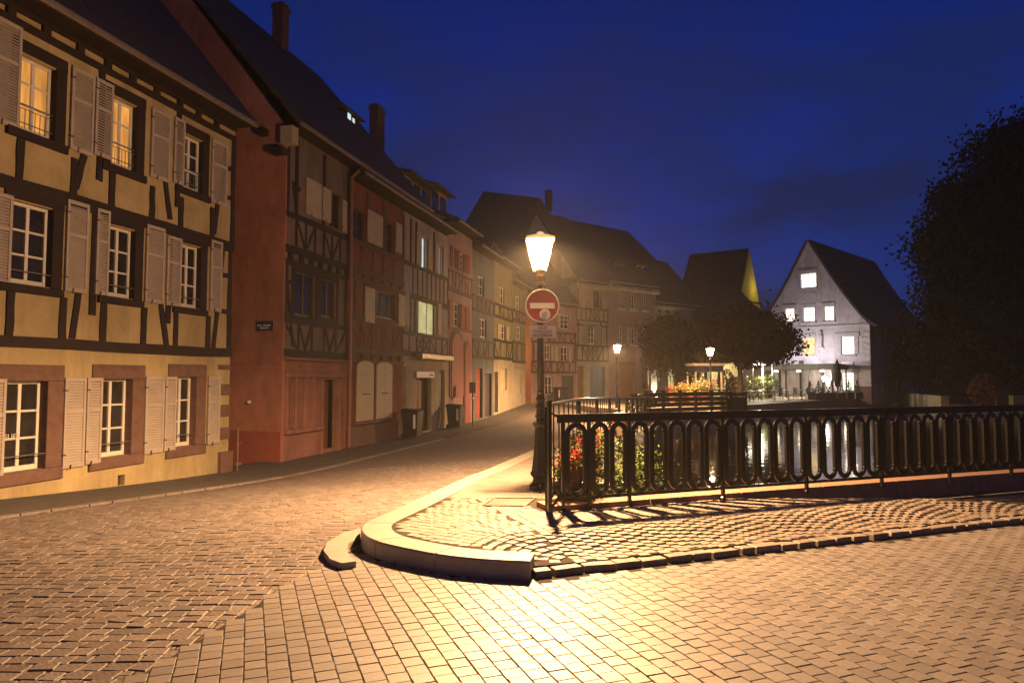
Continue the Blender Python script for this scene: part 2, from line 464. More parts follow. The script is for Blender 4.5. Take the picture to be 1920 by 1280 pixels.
# ------------------------------------------------------------------ street sheet
def sheet(name, ys, xl, xr, zf, m, nx=10):
    b = MB()
    for y in ys:
        for i in range(nx + 1):
            x = xl(y) + (xr(y) - xl(y)) * i / nx
            b.v.append((x, y, zf(x, y)))
    for j in range(len(ys) - 1):
        for i in range(nx):
            a = j * (nx + 1) + i
            b.f.append((a, a + 1, a + nx + 2, a + nx + 1))
    return b.build(name, m, smooth=True)
def xr_street(y):
    if y < 5.6: return edge_x(y) + .1
    if y < 6.9: return edge_x(5.6) + .1 + (kerb_x(6.9) + .06 - edge_x(5.6) - .1) * (y - 5.6) / 1.3
    return kerb_x(y) + .06
SIDE_W = 1.75
ys_near = [-6 + .5 * i for i in range(0, 45)]
street = tag(sheet("street", ys_near + [17, 18, 20, 22, 25, 28, 32, 36, 40, 44, 46, 48], lambda y: front_x(y) + SIDE_W - .05, xr_street,
      lambda x, y: z_street(x, y) - .0055 * (1 - S((y - 14.5) / 1.5)), M_STREET), kind="structure")
M_BASE = M_JOINT
tag(sheet("sidewalk", ys_near + [17, 18, 20, 22, 25, 28, 32, 36, 40, 44, 46], lambda y: front_x(y) - .6, lambda y: front_x(y) + SIDE_W, lambda x, y: z_street(x, y) + .02, M_ASPH, nx=4), kind="structure")

# gutter stones edging the sidewalk
gt = empty("gutter", (0, 0, 0)); tag(gt, kind="structure")
M_GUT = mat("gutter_stone", (.16, .13, .115), rough=.6, var=.25, scale=12, bump=.5, bscale=60, dist=.006, var2=.2)
y = 5.0; i = 0
while y < 24:
    L = .5 + .12 * math.sin(i * 2.3)
    p0 = Vector((front_x(y) + SIDE_W, y, 0)); d = Vector((math.sin(R_(14)), math.cos(R_(14)), 0)); n = Vector((d.y, -d.x, 0))
    q = []
    for (a, c) in ((0.01, 0), (L - .01, 0), (L - .01, .14), (0.01, .14)):
        v = p0 + d * a + n * c; q.append((v.x, v.y, z_street(v.x, v.y)))
    b = MB(); b.add([(x, yy, z - .1) for x, yy, z in q] + [(x, yy, z + .03) for x, yy, z in q], [(4, 7, 6, 5), (0, 1, 5, 4), (1, 2, 6, 5), (2, 3, 7, 6), (3, 0, 4, 7)])
    b.build("gutter_stone", M_GUT, gt)
    y += L * d.y; i += 1

# ------------------------------------------------------------------ bridge road base sheet
b = MB()
poly = [(edge_x(-6) - .0, -6), (40, -6), (40, 22), tuple(line_pt(16)[:2]), tuple((line_pt(0) + E2 * .1)[:2])] + [(p.x, p.y) for p in KERB[:8]] + [(edge_x(5.75), 5.75)]
b.add([(x, yy, -.003) for x, yy in poly], [tuple(range(len(poly)))])
road = tag(b.build("bridge_road", M_JOINT), kind="structure")
# bridge body below pavement
b = MB()
c0 = KC + E2 * .28; c1 = KC + E1 * 26 + E2 * .28
b.prism([(c0.x - .3, c0.y - .1), (c1.x, c1.y), (c1.x, c1.y - 1.5), (c0.x, c0.y - 1.5)], -3.1, -.05)
arch = tag(b.build("bridge_wall", M_QUAYWALL), "stone side of the bridge below the iron railing, facing the canal", "bridge")

# ------------------------------------------------------------------ stones
def stone(mb, cx, cy, z, w, l, ang, rnd, h=.06, bev=.012, jit=.006, dome=0.0, tilt=.0):
    c, s = math.cos(ang), math.sin(ang)
    tx, ty = rnd.gauss(0, tilt), rnd.gauss(0, tilt)
    base = []
    for a, b_ in ((-1, -1), (1, -1), (1, 1), (-1, 1)):
        u = a * w / 2 + rnd.uniform(-jit, jit); v = b_ * l / 2 + rnd.uniform(-jit, jit); base.append((u, v))
    vs = []
    for k, (f, dz) in enumerate(((1.0, -h), (1.0, -bev), (None, 0.0))):
        for (u, v) in base:
            if f is None:
                u2 = u - math.copysign(min(bev, w * .3), u); v2 = v - math.copysign(min(bev, l * .3), v)
            else: u2, v2 = u, v
            vs.append((cx + u2 * c - v2 * s, cy + u2 * s + v2 * c, z + dz + (tx * u2 + ty * v2 if dz > -h else 0)))
    fs = [(0, 1, 5, 4), (1, 2, 6, 5), (2, 3, 7, 6), (3, 0, 4, 7), (4, 5, 9, 8), (5, 6, 10, 9), (6, 7, 11, 10), (7, 4, 8, 11)]
    if dome:
        vs.append((cx, cy, z + dome)); fs += [(8, 9, 12), (9, 10, 12), (10, 11, 12), (11, 8, 12)]
    else: fs.append((8, 9, 10, 11))
    mb.add(vs, fs)
def lay(name_one, name_many, spots, m, parent, w, l, n_single=300, smooth=False, **kw):
    """spots: (x, y, z, w, l, ang). the largest in view are objects of their own, the rest one mesh"""
    sc = []
    for i, s_ in enumerate(spots):
        p = project(s_[:3])
        inview = p and -10 < p[0] < 1930 and 0 < p[1] < 1285
        sc.append((0 if inview else 1, p[2] if p else 999, i))
    sc.sort(); single = set(i for _, _, i in sc[:n_single])
    rnd = random.Random(11)
    variants = []
    for k in range(8):
        b = MB(); stone(b, 0, 0, 0, w, l, 0, rnd, **kw); me = b.mesh(name_one); me.materials.append(m)
        if smooth: me.polygons.foreach_set("use_smooth", [True] * len(me.polygons))
        variants.append(me)
    many = MB()
    for i, (x, y_, z, sw, sl, ang) in enumerate(spots):
        if i in single:
            o = bpy.data.objects.new(name_one, variants[rnd.randrange(8)]); COL.objects.link(o)
            o.location = (x, y_, z); o.rotation_euler = (0, 0, ang); o.scale = (sw / w, sl / l, 1); o.parent = parent
        else: stone(many, x, y_, z, sw, sl, ang, rnd, **kw)
    many.build(name_many, m, parent, kind="stuff", smooth=smooth)
def visible(x, y_, z, mx=260, my=1420):
    p = project((x, y_, z))
    return p and -mx < p[0] < 1920 + mx and p[1] < my
rnd = random.Random(3)
# bridge pavers: continuous joints away from the viewer, staggered across
spots = []
PW = .1195
for i in range(-60, 140):
    for j in range(-30, 90):
        a = (i + .5) * PW; c = (j + (.5 if i % 2 else .0) * 1.0) * PW + (.04 * math.sin(i * .11))
        p = E1 * a + E2 * c
        x, y_ = p.x, p.y
        if x < edge_x(y_) - .01 or y_ < 1.7: continue
        d = (p - LINE_A).dot(E2)
        if d > -.10: 
            if (p - LINE_A).dot(E1) > -.05 or True: continue
        if y_ > 5.4 and inside(PAVE_POLY, x, y_): continue
        if inside(LOW_POLY, x, y_): continue
        if not visible(x, y_, 0): continue
        spots.append((x, y_, max(-.0012, min(.002, rnd.gauss(0, .0010))), PW - .008, PW - .008, RA + rnd.gauss(0, .008)))
# pavers left of the small kerb line, beside the kerb curve
for i in range(-60, 140):
    for j in range(-30, 90):
        a = (i + .5) * PW; c = (j + (.5 if i % 2 else .0)) * PW + (.04 * math.sin(i * .11))
        p = E1 * a + E2 * c
        x, y_ = p.x, p.y
        d = (p - LINE_A).dot(E2)
        if d <= -.10 or (p - LINE_A).dot(E1) > -.02: continue
        if x < edge_x(y_) - .01 or y_ > 6.4: continue
        if inside(PAVE_POLY, x, y_) or inside(LOW_POLY, x, y_): continue
        spots.append((x, y_, max(-.0012, min(.002, rnd.gauss(0, .0010))), PW - .008, PW - .008, RA + rnd.gauss(0, .008)))
lay("paver", "pavers", spots, M_PAVER, road, PW - .008, PW - .008, h=.05, bev=.0016, jit=.002, tilt=.004)
NP = len(spots)
# street cobbles: rough rows, fitted up to the stepped edge of the pavers
PAVED = {}
for s_ in spots: PAVED.setdefault((int(s_[0] // .25), int(s_[1] // .25)), []).append(s_)
def on_paver(x, y_, d=.098):
    a, c = int(x // .25), int(y_ // .25)
    return any((q[0] - x) ** 2 + (q[1] - y_) ** 2 < d * d for i in (-1, 0, 1) for j in (-1, 0, 1) for q in PAVED.get((a + i, c + j), ()))
spots = []
for j in range(0, 150):
    y0 = 1.6 + j * .108
    x = -12.0 + rnd.random() * .13
    while x < 1.5:
        wd = rnd.uniform(.105, .15)
        yy = y0 + .035 * math.sin(x * .9 + j * .05) + rnd.gauss(0, .007) + x * .02
        cx = x + wd / 2
        lim = edge_x(yy) + .12 if yy < 5.9 else kerb_x(yy) - .08
        if cx < lim and cx > front_x(yy) + SIDE_W + .2 and not (5 < yy < 9 and (inside(PAVE_POLY, cx + .05, yy) or inside(LOW_POLY, cx, yy) or inside(LOW_POLY, cx + .08, yy))) and visible(cx, yy, 0) and yy < 15.6 and not on_paver(cx, yy):
            spots.append((cx, yy, z_street(cx, yy) + max(-.0028, min(.005, rnd.gauss(0, .0022))), wd - .010, .108 - rnd.choice((.007, .009, .012, .018)), rnd.gauss(0, .045)))
        x += wd
lay("cobble", "cobbles", spots, M_COBBLE, street, .11, .092, h=.05, bev=.0028, jit=.008, tilt=.006)
NCB = len(spots)

# ------------------------------------------------------------------ kerb and pavement
kerb = empty("kerb", (0, 0, 0)); tag(kerb, kind="structure")
def offset_path(pts, d):
    out = []
    for i, p in enumerate(pts):
        a = pts[max(i - 1, 0)]; c = pts[min(i + 1, len(pts) - 1)]
        t = (c - a); t.z = 0; t.normalize()
        out.append(p + Vector((t.y, -t.x, 0)) * d)
    return out
def resample(pts, n):
    out = []
    ls = [0]
    for i in range(1, len(pts)): ls.append(ls[-1] + (pts[i] - pts[i - 1]).length)
    for k in range(n + 1):
        t = ls[-1] * k / n; i = 1
        while i < len(ls) - 1 and ls[i] < t: i += 1
        f = (t - ls[i - 1]) / max(1e-6, ls[i] - ls[i - 1]); out.append(pts[i - 1].lerp(pts[i], f))
    return out
def smooth_path(pts, it=2):
    for _ in range(it):
        q = [pts[0]]
        for i in range(len(pts) - 1):
            q += [pts[i].lerp(pts[i + 1], .25), pts[i].lerp(pts[i + 1], .75)]
        q.append(pts[-1]); pts = q
    return pts
kp = smooth_path(KERB + KERB_FAR[:5], 2)
kp = resample(kp, 150)
ki = offset_path(kp, .29)
total = len(kp); step = 11
cuts = [0, 8, 15, 23, 30, 37, 44, 52, 60, 68, 77, 86, 95, 104, 113, 122, 131, 140, 150]
for a, c in zip(cuts[:-1], cuts[1:]):
    b = MB(); n = c - a + 1
    o_ = [kp[i].copy() for i in range(a, c + 1)]; i_ = [ki[i].copy() for i in range(a, c + 1)]
    t0 = (o_[1] - o_[0]).normalized() * .005; t1 = (o_[-1] - o_[-2]).normalized() * .005
    o_[0] += t0; i_[0] += t0; o_[-1] -= t1; i_[-1] -= t1
    for P in (o_, i_): 
        pass
    k = .012
    for j in range(n):
        d = (i_[j] - o_[j]).normalized()
        z = o_[j].z
        zb = z - .3
        for q, zz in ((o_[j], zb), (o_[j], z - k), (o_[j] + d * k, z), (i_[j], z - .002), (i_[j], zb)):
            b.v.append((q.x, q.y, zz))
    for j in range(n - 1):
        for e in range(4):
            b.f.append((j * 5 + e, j * 5 + e + 1, (j + 1) * 5 + e + 1, (j + 1) * 5 + e))
    b.f.append((0, 1, 2, 3, 4)); b.f.append(tuple((n - 1) * 5 + e for e in (4, 3, 2, 1, 0)))
    b.build("kerb_stone", M_KERB, kerb)
b = MB(); b.prism([(p.x, p.y) for p in LOW], -.2, .055); b.build("dropped_kerb_stone", M_KERB, kerb, label="low curved kerb stone hugging the tall rounded kerb")
# small rough kerb setts to the right
t = 0.0
while t < 13.5:
    L = rnd.uniform(.15, .33)
    p = line_pt(t + L / 2) + E2 * .055
    b = MB(); stone(b, 0, 0, 0, L - rnd.uniform(.01, .03), .12, 0, rnd, h=.2, bev=.006, jit=.008, tilt=.015)
    o = b.build("kerb_sett", M_SETT, kerb); o.location = (p.x, p.y, .052 + rnd.gauss(0, .004)); o.rotation_euler = (0, 0, RA + rnd.gauss(0, .04))
    t += L
# pavement base sheets
b = MB()
ks = [p for p in resample(offset_path(kp, .15), 60)]
near = [p for p in ks if p.y < 9.55]
pl = [tuple(p[:2]) for p in near] + [(quay_x(9.5), 9.5), (KC.x, KC.y)] + [tuple((KC + E1 * 16)[:2]), tuple((line_pt(16) + E2 * .05)[:2]), tuple((line_pt(0) + E2 * .05)[:2])]
pav = None
qp = sheet("quay_pavement", [8.36, 8.7, 9, 9.5, 10, 10.5, 11, 12, 13, 14, 16, 18, 20, 23, 26, 30, 34, 38, 42, 46, 48], lambda y_: kerb_x(y_) + .26, lambda y_: quay_x(y_) + .3, lambda x, y_: z_pave(y_) - .006, M_QUAYPAVE, nx=6)
tag(qp, kind="structure")
#HERE
# setts on the pavement: rings at the rounded tip, straight rows, then arcs along the bridge
spots = []
TIP = at_z(1010, 985, .15)
def free(x, y_):
    return inside(pl, x, y_)
def clear_of_kerb(x, y_, d=.22):
    return all((x - p.x) ** 2 + (y_ - p.y) ** 2 > d * d for p in ks)
k0 = LINE_A + E2 * .13
def sett_z(x, y_):
    q = Vector((x, y_, 0)) - k0; d = q.dot(E2); u = q.dot(E1)
    return .15 - .088 * (1 - S(d / .9)) * S((u + .4) / .5)
rail_d = (KC - k0).dot(E2)
pb = MB(); cell = .1
for ix in range(-40, 190):
    for iy in range(-5, 90):
        p = k0 + E1 * (ix * cell) + E2 * (iy * cell); m_ = p + E1 * cell * .5 + E2 * cell * .5
        if not inside(pl, m_.x, m_.y) or m_.y > 8.42 or (iy < 0 and ix * cell > -.05): continue
        q = [p, p + E1 * cell, p + E1 * cell + E2 * cell, p + E2 * cell]
        pb.add([(v.x, v.y, sett_z(v.x, v.y) - .0045) for v in q], [(0, 1, 2, 3)])
me = pb.mesh("pavement"); me.materials.append(M_JOINT)
pav = bpy.data.objects.new("pavement", me); COL.objects.link(pav); tag(pav, kind="structure")
for i in range(-30, 130):
    for j in range(-4, 40):
        u = (i + .5) * .105; v = j * .1 + (.05 if i % 2 else 0) + .02
        if v > rail_d + .1 and u > (KC - k0).dot(E1) - .15: continue
        if u > 1.55:
            ph = ((u - 1.55) % 1.3) / 1.3 - .5
            v2 = v + .12 * math.cos(ph * math.pi); rot = RA - .12 * math.sin(ph * math.pi) * math.pi / 1.3
        else: v2, rot = v, RA
        if v2 < .0: continue
        p = k0 + E1 * u + E2 * v2
        if u < .42: continue
        if v2 > rail_d - .03 and u > (KC - k0).dot(E1) - .1: continue
        if not free(p.x, p.y) or p.y > 8.4 or not visible(p.x, p.y, .15): continue
        spots.append((p.x, p.y, sett_z(p.x, p.y) + max(-.0018, min(.003, rnd.gauss(0, .0016))), .099, .094, rot + rnd.gauss(0, .03)))
# fan
FC = k0 + E1 * .42 + E2 * .02
for r_i in range(0, 40):
    r = .06 + r_i * .1
    n = max(4, int(r * 2 * math.pi / .108))
    for k in range(n):
        a = 2 * math.pi * (k + .5 * (r_i % 2)) / n
        x = FC.x + r * math.cos(a); y_ = FC.y + r * math.sin(a)
        if (Vector((x, y_, 0)) - k0).dot(E1) > .40 or not free(x, y_) or not clear_of_kerb(x, y_) or y_ > 8.4: continue
        if (Vector((x, y_, 0)) - k0).dot(E2) < .05: continue
        spots.append((x, y_, sett_z(x, y_) + max(-.0018, min(.003, rnd.gauss(0, .0016))), .096, .094, a + math.pi / 2 + rnd.gauss(0, .04)))
MH = [at_z(px, py, .15) for px, py in ((905, 948), (985, 949), (1003, 934), (928, 934))]
MHP = [(p.x, p.y) for p in MH]
spots = [s_ for s_ in spots if not inside(MHP, s_[0], s_[1])]
lay("sett", "setts", spots, M_SETT, pav, .09, .088, h=.05, bev=.0025, jit=.006, tilt=.004)
NST = len(spots)
b = MB(); b.prism(MHP, .08, .151)
mh = b.build("manhole_cover", M_MANHOLE); tag(mh, "flat iron manhole cover let into the pavement near the lamp post", "manhole")
b = MB()
cp = sum((p for p in MH), Vector()) / 4
for p in range(4): pass
fr = MB()
for q in range(4):
    a_, c_ = MH[q], MH[(q + 1) % 4]
    fr.tube([(a_.x, a_.y, .152), (c_.x, c_.y, .152)], .012, 4)
fr.build("frame", M_MANHOLE, mh)
# coping under the bridge railing
for k in range(14):
    a_ = KC + E1 * (k * 1.3 - .1) + E2 * .03; 
    b = MB(); b.box(.006, 1.294, 0, .34, -.25, .0)
    o = b.build("coping_stone", M_COPING, arch); o.location = (a_.x, a_.y, .205); o.rotation_euler = (0, 0, RA)
# quay walls
def wall_along(name, pts, z1, z0, th, m, label):
    b = MB()
    for p, q in zip(pts[:-1], pts[1:]):
        p, q = Vector(p), Vector(q); d = (q - p).normalized(); n = Vector((-d.y, d.x)) * th
        b.prism([tuple(p), tuple(q), tuple(q + n), tuple(p + n)], z0, z1)
    return tag(b.build(name, m), label, "wall")
b = MB()
for ya, yb in ((7.5, 12), (12, 16), (16, 20), (20, 25), (25, 31)):
    xa, xb = quay_x(ya), quay_x(yb); za, zb_ = z_pave(ya) - .01, z_pave(yb) - .01
    b.add([(xa + .1, ya, -3.1), (xa + .4, ya, -3.1), (xa + .4, ya, za), (xa + .1, ya, za), (xb + .1, yb, -3.1), (xb + .4, yb, -3.1), (xb + .4, yb, zb_), (xb + .1, yb, zb_)],
          [(0, 1, 2, 3), (7, 6, 5, 4), (1, 5, 6, 2), (2, 6, 7, 3), (3, 7, 4, 0)])
tag(b.build("quay_wall", M_QUAYWALL), "dark stone quay wall running away below the quay railing", "wall")
# terrace on the far side
TER = [(4.2, 30.2), (5.8, 30.4), (10.6, 33), (14, 40.8), (28, 55.6), (31.5, 59), (50, 83), (60, 130), (-8, 130), (-8, 50), (2, 47.5), (5.6, 34)]
b = MB(); b.prism(TER, -3.1, .05)
tag(b.build("terrace", mat("terrace_paving", (.24, .2, .16), rough=.7, var=.25, scale=2, bump=.4, bscale=30, dist=.01)), kind="structure")
# right bank
RB = [(23, 22), (30, 47), (41, 80), (60, 130), (140, 130), (140, 10), (26, 10)]
b = MB(); b.prism(RB, -3.1, -.1)
tag(b.build("bank", mat("bank_earth", (.06, .05, .04), rough=.95, var=.4, scale=1.5, bump=.5)), kind="structure")

# ------------------------------------------------------------------ bridge railing, cast iron panels of tall loops
RZ = .15
rail = empty("bridge_railing", (KC.x, KC.y, RZ), RA, "black cast iron bridge railing with rows of tall oval loops", "railing")
POSTS = [.068, .389, .903]
while POSTS[-1] < 14: POSTS.append(POSTS[-1] + 1.3)
RH = 1.06
def loop_mesh(w, z0, z1, r=.017):
    """tall stadium ring, flat section, in x-z"""
    b = MB(); rad = w / 2 - .006; pts_o = []; n = 10
    def ring(R):
        q = []
        for k in range(n + 1):
            a = math.pi * k / n; q.append((R * math.cos(a), z1 - rad + R * math.sin(a)))
        for k in range(n + 1):
            a = math.pi + math.pi * k / n; q.append((R * math.cos(a), z0 + rad + R * math.sin(a)))
        return q
    o, i = ring(rad), ring(rad - .054); m = len(o); th = .018
    for R, y in ((o, -th * .5), (o, th * .5), (i, th), (i, -th)):
        b.v += [(x, y, z) for x, z in R]
    for k in range(m):
        k2 = (k + 1) % m
        for a in range(4):
            c = (a + 1) % 4
            b.f.append((a * m + k, a * m + k2, c * m + k2, c * m + k))
    # small knobs where the straight sides start and stop
    for zz in (z1 - rad, z0 + rad):
        for sx in (-1, 1):
            b.lathe([(.0, -.016), (.016, -.008), (.016, .008), (.0, .016)], 6, (sx * (rad - .059), 0, zz))
    return b
PLZ0, PLZ1 = .15, .965
meshes = {}
def loop_obj(w, x):
    key = round(w, 3)
    if key not in meshes:
        me = loop_mesh(w, PLZ0, PLZ1).mesh("loop"); me.materials.append(M_IRON); meshes[key] = me
    o = bpy.data.objects.new("loop", meshes[key]); COL.objects.link(o); o.parent = rail; o.location = (x, 0, 0)
b = MB()
x1 = POSTS[-1]
b.xprism([(0, 0)] and [(-.02, RH - .03), (x1, RH - .03), (x1, RH + .0), (-.02, RH)], -.035, .035)
hr = b.build("handrail", M_IRON, rail)
b = MB(); b.box(.0, x1, -.012, .012, .965, RH - .031); b.build("top_band", M_IRON, rail)
b = MB(); b.box(.0, x1, -.02, .02, .115, .15); b.build("bottom_rail", M_IRON, rail)
for k, (a, c) in enumerate(zip(POSTS[:-1], POSTS[1:])):
    n = 1 if k == 0 else (2 if k == 1 else 5)
    w_ = (c - a - .03) / n
    for i in range(n): loop_obj(w_, a + .015 + w_ * (i + .5))
pm = MB(); pm.box(-.018, .018, -.018, .018, 0, RH - .032); pm.lathe([(.035, .0), (.035, .02), (.022, .035)], 8)
pme = pm.mesh("post"); pme.materials.append(M_IRON)
for p in POSTS:
    o = bpy.data.objects.new("post", pme); COL.objects.link(o); o.parent = rail; o.location = (p, 0, 0)
# end frame turning the corner with a foot brace
b = MB(); b.box(-.115, -.075, -.02, .02, -.02, RH + .16)
b.build("end_post", M_IRON, rail)
b = MB(); b.tube([(-.09, 0, .03), (.06, .0, .2)], .018, 4); b.build("foot_brace", M_IRON, rail)
b = MB(); b.tube([(-.09, 0, RH + .02), (.06, .0, RH - .05)], .012, 4); b.build("corner_strut", M_IRON, rail)

# ------------------------------------------------------------------ quay railing along the canal
q0 = Vector((KC.x - .1, KC.y + .08, 0)); QA = R_(90 - 14)
qrail = empty("quay_railing", (q0.x, q0.y, .15), QA, "plain dark quay railing with flat upright bars and slim handrail", "railing")
QL = 23.0
def qz(t): return z_pave(q0.y + t * math.cos(R_(14))) - .15
ts = [QL * i / 40 for i in range(41)]
b = MB(); b.tube([(t, 0, 1.16 + qz(t)) for t in ts], .022, 6); b.build("handrail", mat("handrail_worn", (.05, .04, .035), rough=.3, metal=.6, bump=.1), qrail)
b = MB(); b.tube([(t, 0, .12 + qz(t)) for t in ts], .018, 4); b.build("bottom_rail", M_IRON, qrail)
bar = MB(); bar.box(-.02, .02, -.006, .006, .12, 1.15); bme = bar.mesh("upright_bar"); bme.materials.append(M_IRON)
t = .35
while t < QL:
    o = bpy.data.objects.new("upright_bar", bme); COL.objects.link(o); o.parent = qrail; o.location = (t, 0, qz(t)); t += .36
pst = MB(); pst.box(-.03, .03, -.03, .03, -.1, 1.14); pme2 = pst.mesh("post"); pme2.materials.append(M_IRON)
for t in [.0] + [2.16 * k + .17 for k in range(1, 11)]:
    o = bpy.data.objects.new("post", pme2); COL.objects.link(o); o.parent = qrail; o.location = (t, 0, qz(t))

# ------------------------------------------------------------------ flower boxes hung outside the quay railing
M_PETAL = mat("red_petal", (.36, .008, .012), rough=.8, var=.3, bump=0, spec=.1)
M_PINK = mat("magenta_petal", (.28, .008, .035), rough=.8, var=.3, bump=0, spec=.1)
M_ORANGE = mat("orange_petal", (.65, .2, .05), rough=.6, var=.3, bump=0)
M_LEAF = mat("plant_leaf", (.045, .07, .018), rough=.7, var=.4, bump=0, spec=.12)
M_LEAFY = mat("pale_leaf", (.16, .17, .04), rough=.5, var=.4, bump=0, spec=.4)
M_BOX = mat("planter_timber", (.09, .06, .045), rough=.7, var=.3, bump=.4)
def flowers(mb, c, ext, n, size, rd):
    for _ in range(n):
        p = Vector(c) + Vector((rd.gauss(0, ext[0]), rd.gauss(0, ext[1]), rd.gauss(0, ext[2])))
        for _k in range(4): mb.leaf(p + Vector((rd.gauss(0, size * .4), rd.gauss(0, size * .4), rd.gauss(0, size * .4))), size, rd)
def flower_box(t, side, z, L, label, petal, seed, drop=.2, n=120):
    rd = random.Random(seed)
    root = empty("flower_box", (qrail.location.x + math.cos(QA) * t - math.sin(QA) * side, qrail.location.y + math.sin(QA) * t + math.cos(QA) * side, .15 + qz(t) + z), QA, label, "flower box")
    b = MB(); b.box(-L / 2, L / 2, -.09, .09, 0, .02); b.box(-L / 2, L / 2, -.1, -.08, 0, .2); b.box(-L / 2, L / 2, .08, .1, 0, .2); b.box(-L / 2, -L / 2 + .02, -.08, .08, .02, .2); b.box(L / 2 - .02, L / 2, -.08, .08, .02, .2)
    b.build("trough", M_BOX, root)
    lf = MB()
    for _ in range(n * 6):
        lf.leaf((rd.uniform(-L / 2, L / 2), rd.gauss(0, .1), .22 + rd.gauss(0, .09) - drop * rd.random()), .045, rd)
    lf.build("leaves", M_LEAF, root, kind="stuff")
    fl = MB(); 
    for _ in range(n):
        flowers(fl, (rd.uniform(-L / 2, L / 2), rd.gauss(0, .085), .3 + rd.gauss(0, .07) - drop * rd.random() * 1.6), (.03, .03, .03), 1, .026, rd)
    fl.build("blossoms", petal, root, kind="stuff")
flower_box(.62, -.2, .2, .6, "low flower box full of red geraniums right behind the railing corner", M_PETAL, 1, drop=.34, n=1000)
flower_box(1.55, -.18, .34, .9, "flower box of magenta blossoms hung on the quay railing by the corner", M_PINK, 2, drop=.3, n=800)
flower_box(3.1, -.18, .36, 1.0, "flower box of crimson blossoms third along the quay railing", M_PETAL, 3)
flower_box(7.0, -.18, .42, 1.0, "flower box of red blossoms midway along the quay railing", M_PETAL, 4, n=90)
flower_box(21.6, -.2, .78, 1.3, "flower box glowing red at the far end of the quay railing", M_PETAL, 5, n=160)
# climbing plant on the quay wall
rd = random.Random(9); c_ = MB()
base = Vector((quay_x(9.6) + .62, 9.6, 0))
for _ in range(3200):
    k = rd.random(); c_.leaf((base.x + rd.gauss(0, .22) , base.y + rd.gauss(0, .4), -.5 + 1.15 * k + rd.gauss(0, .08)), .05, rd)
pl_ = empty("climbing_plant", (base.x, base.y, -.62), 0, "green leafy plant climbing the quay wall behind the bridge railing", "plant")
o = c_.build("leaves", mat("ivy_leaf", (.055, .085, .02), rough=.7, var=.4, bump=0, spec=.12), pl_, kind="stuff"); o.location = (-base.x, -base.y, .62)
st = MB(); st.tube([(0, 0, 0), (.05, .1, .4), (-.05, .05, .8), (.05, 0, 1.15)], .025, 5); st.build("stem", M_BOX, pl_)

# ------------------------------------------------------------------ street lamps
LAMP_COL = (1.0, 0.57, 0.25)
M_PANE_LIT = emit("lantern_pane", (1.0, .80, .48), 26.0, transp=.55)
M_MANTLE = emit("lamp_mantle", (1.0, .75, .42), 120.0, transp=.9)
M_ROOFGLASS = emit("lantern_roof_glass", (1.0, .66, .3), 1.6, transp=.7)
M_BRASS = mat("lantern_copper", (.30, .16, .06), rough=.35, metal=.8, var=.3, bump=.2)
def street_lamp(loc, label, energy, rz=0.0, H=3.5):
    r = empty("street_lamp", loc, rz, label, "street lamp", "old iron street lamps along the quay")
    b = MB(); b.lathe([(.165, 0), (.165, .035), (.15, .05), (.115, .085), (.11, .12), (.118, .15), (.15, .19), (.15, .205), (.135, .22), (.12, .30), (.103, .45), (.092, .6), (.085, .76), (.082, .80), (.1, .815), (.112, .85), (.112, .87), (.085, .885)], 8, rot=math.pi / 8)
    b.build("base", M_IRONGREEN, r)
    b = MB(); b.lathe([(.06, .88), (.06, .93), (.075, .94), (.075, .97), (.058, .985), (.056, 1.05), (.07, 1.06), (.07, 1.09), (.05, 1.11), (.05, 1.16), (.064, 1.175), (.064, 1.195), (.05, 1.21), (.05, 1.25)], 12)
    b.build("collar", M_IRONGREEN, r, smooth=False)
    b = MB(); b.lathe([(.049, 1.245), (.047, 1.8), (.043, H - .78)], 14); b.build("shaft", M_IRONGREEN, r, smooth=True)
    b = MB(); b.lathe([(.052, 1.255), (.056, 1.27), (.052, 1.285)], 12); b.build("ring", M_BRASS, r)
    z0 = H - .78
    b = MB(); b.lathe([(.045, z0), (.07, z0 + .012), (.07, z0 + .03), (.045, z0 + .045), (.04, z0 + .07), (.062, z0 + .09), (.066, z0 + .12), (.05, z0 + .14), (.045, z0 + .16), (.075, z0 + .205)], 12)
    b.build("lantern_neck", M_BRASS, r)
    zb, zt = z0 + .21, z0 + .62; rb, rt = .085, .185
    fr = MB()
    cor = lambda rr, z: [(rr * sx, rr * sy, z) for sx, sy in ((-1, -1), (1, -1), (1, 1), (-1, 1))]
    B, T = cor(rb, zb), cor(rt, zt)
    for k in range(4):
        fr.tube([B[k], T[k]], .007, 4); fr.tube([B[k], B[(k + 1) % 4]], .005, 4); fr.tube([T[k], T[(k + 1) % 4]], .011, 4)
    fr.build("lantern_frame", M_BRASS, r)
    for k in range(4):
        s_ = .985
        q = [Vector(B[k]) * 1, Vector(B[(k + 1) % 4]), Vector(T[(k + 1) % 4]), Vector(T[k])]
        q = [Vector((v.x * s_, v.y * s_, v.z)) for v in q]
        p = MB(); p.add(q, [(0, 1, 2, 3)]); p.build("pane", M_PANE_LIT, r)
    b = MB(); b.lathe([(.275, zt), (.268, zt + .018), (.16, zt + .05), (.07, zt + .075), (.06, zt + .10), (.02, zt + .115)], 4, rot=math.pi / 4); b.build("lantern_roof", M_ROOFGLASS, r)
    b = MB(); b.lathe([(.02, zb + .11), (.05, zb + .14), (.055, zb + .22), (.04, zb + .3), (.015, zb + .32)], 10); b.build("mantle", M_MANTLE, r)
    b = MB(); b.lathe([(.014, zb - .01), (.014, zb + .12)], 6); b.build("burner", M_BRASS, r)
    # the light sits just outside the mantle
    lamp_light("lamp_light", (0, 0, zb + .2), energy * .32, LAMP_COL, .10, r)
    lamp_light("lamp_downlight", (0, 0, zb + .34), energy * 1.35, LAMP_COL, .05, r, spot=R_(176))
    return r
LAMP1 = at_z(1014, 914, .15)
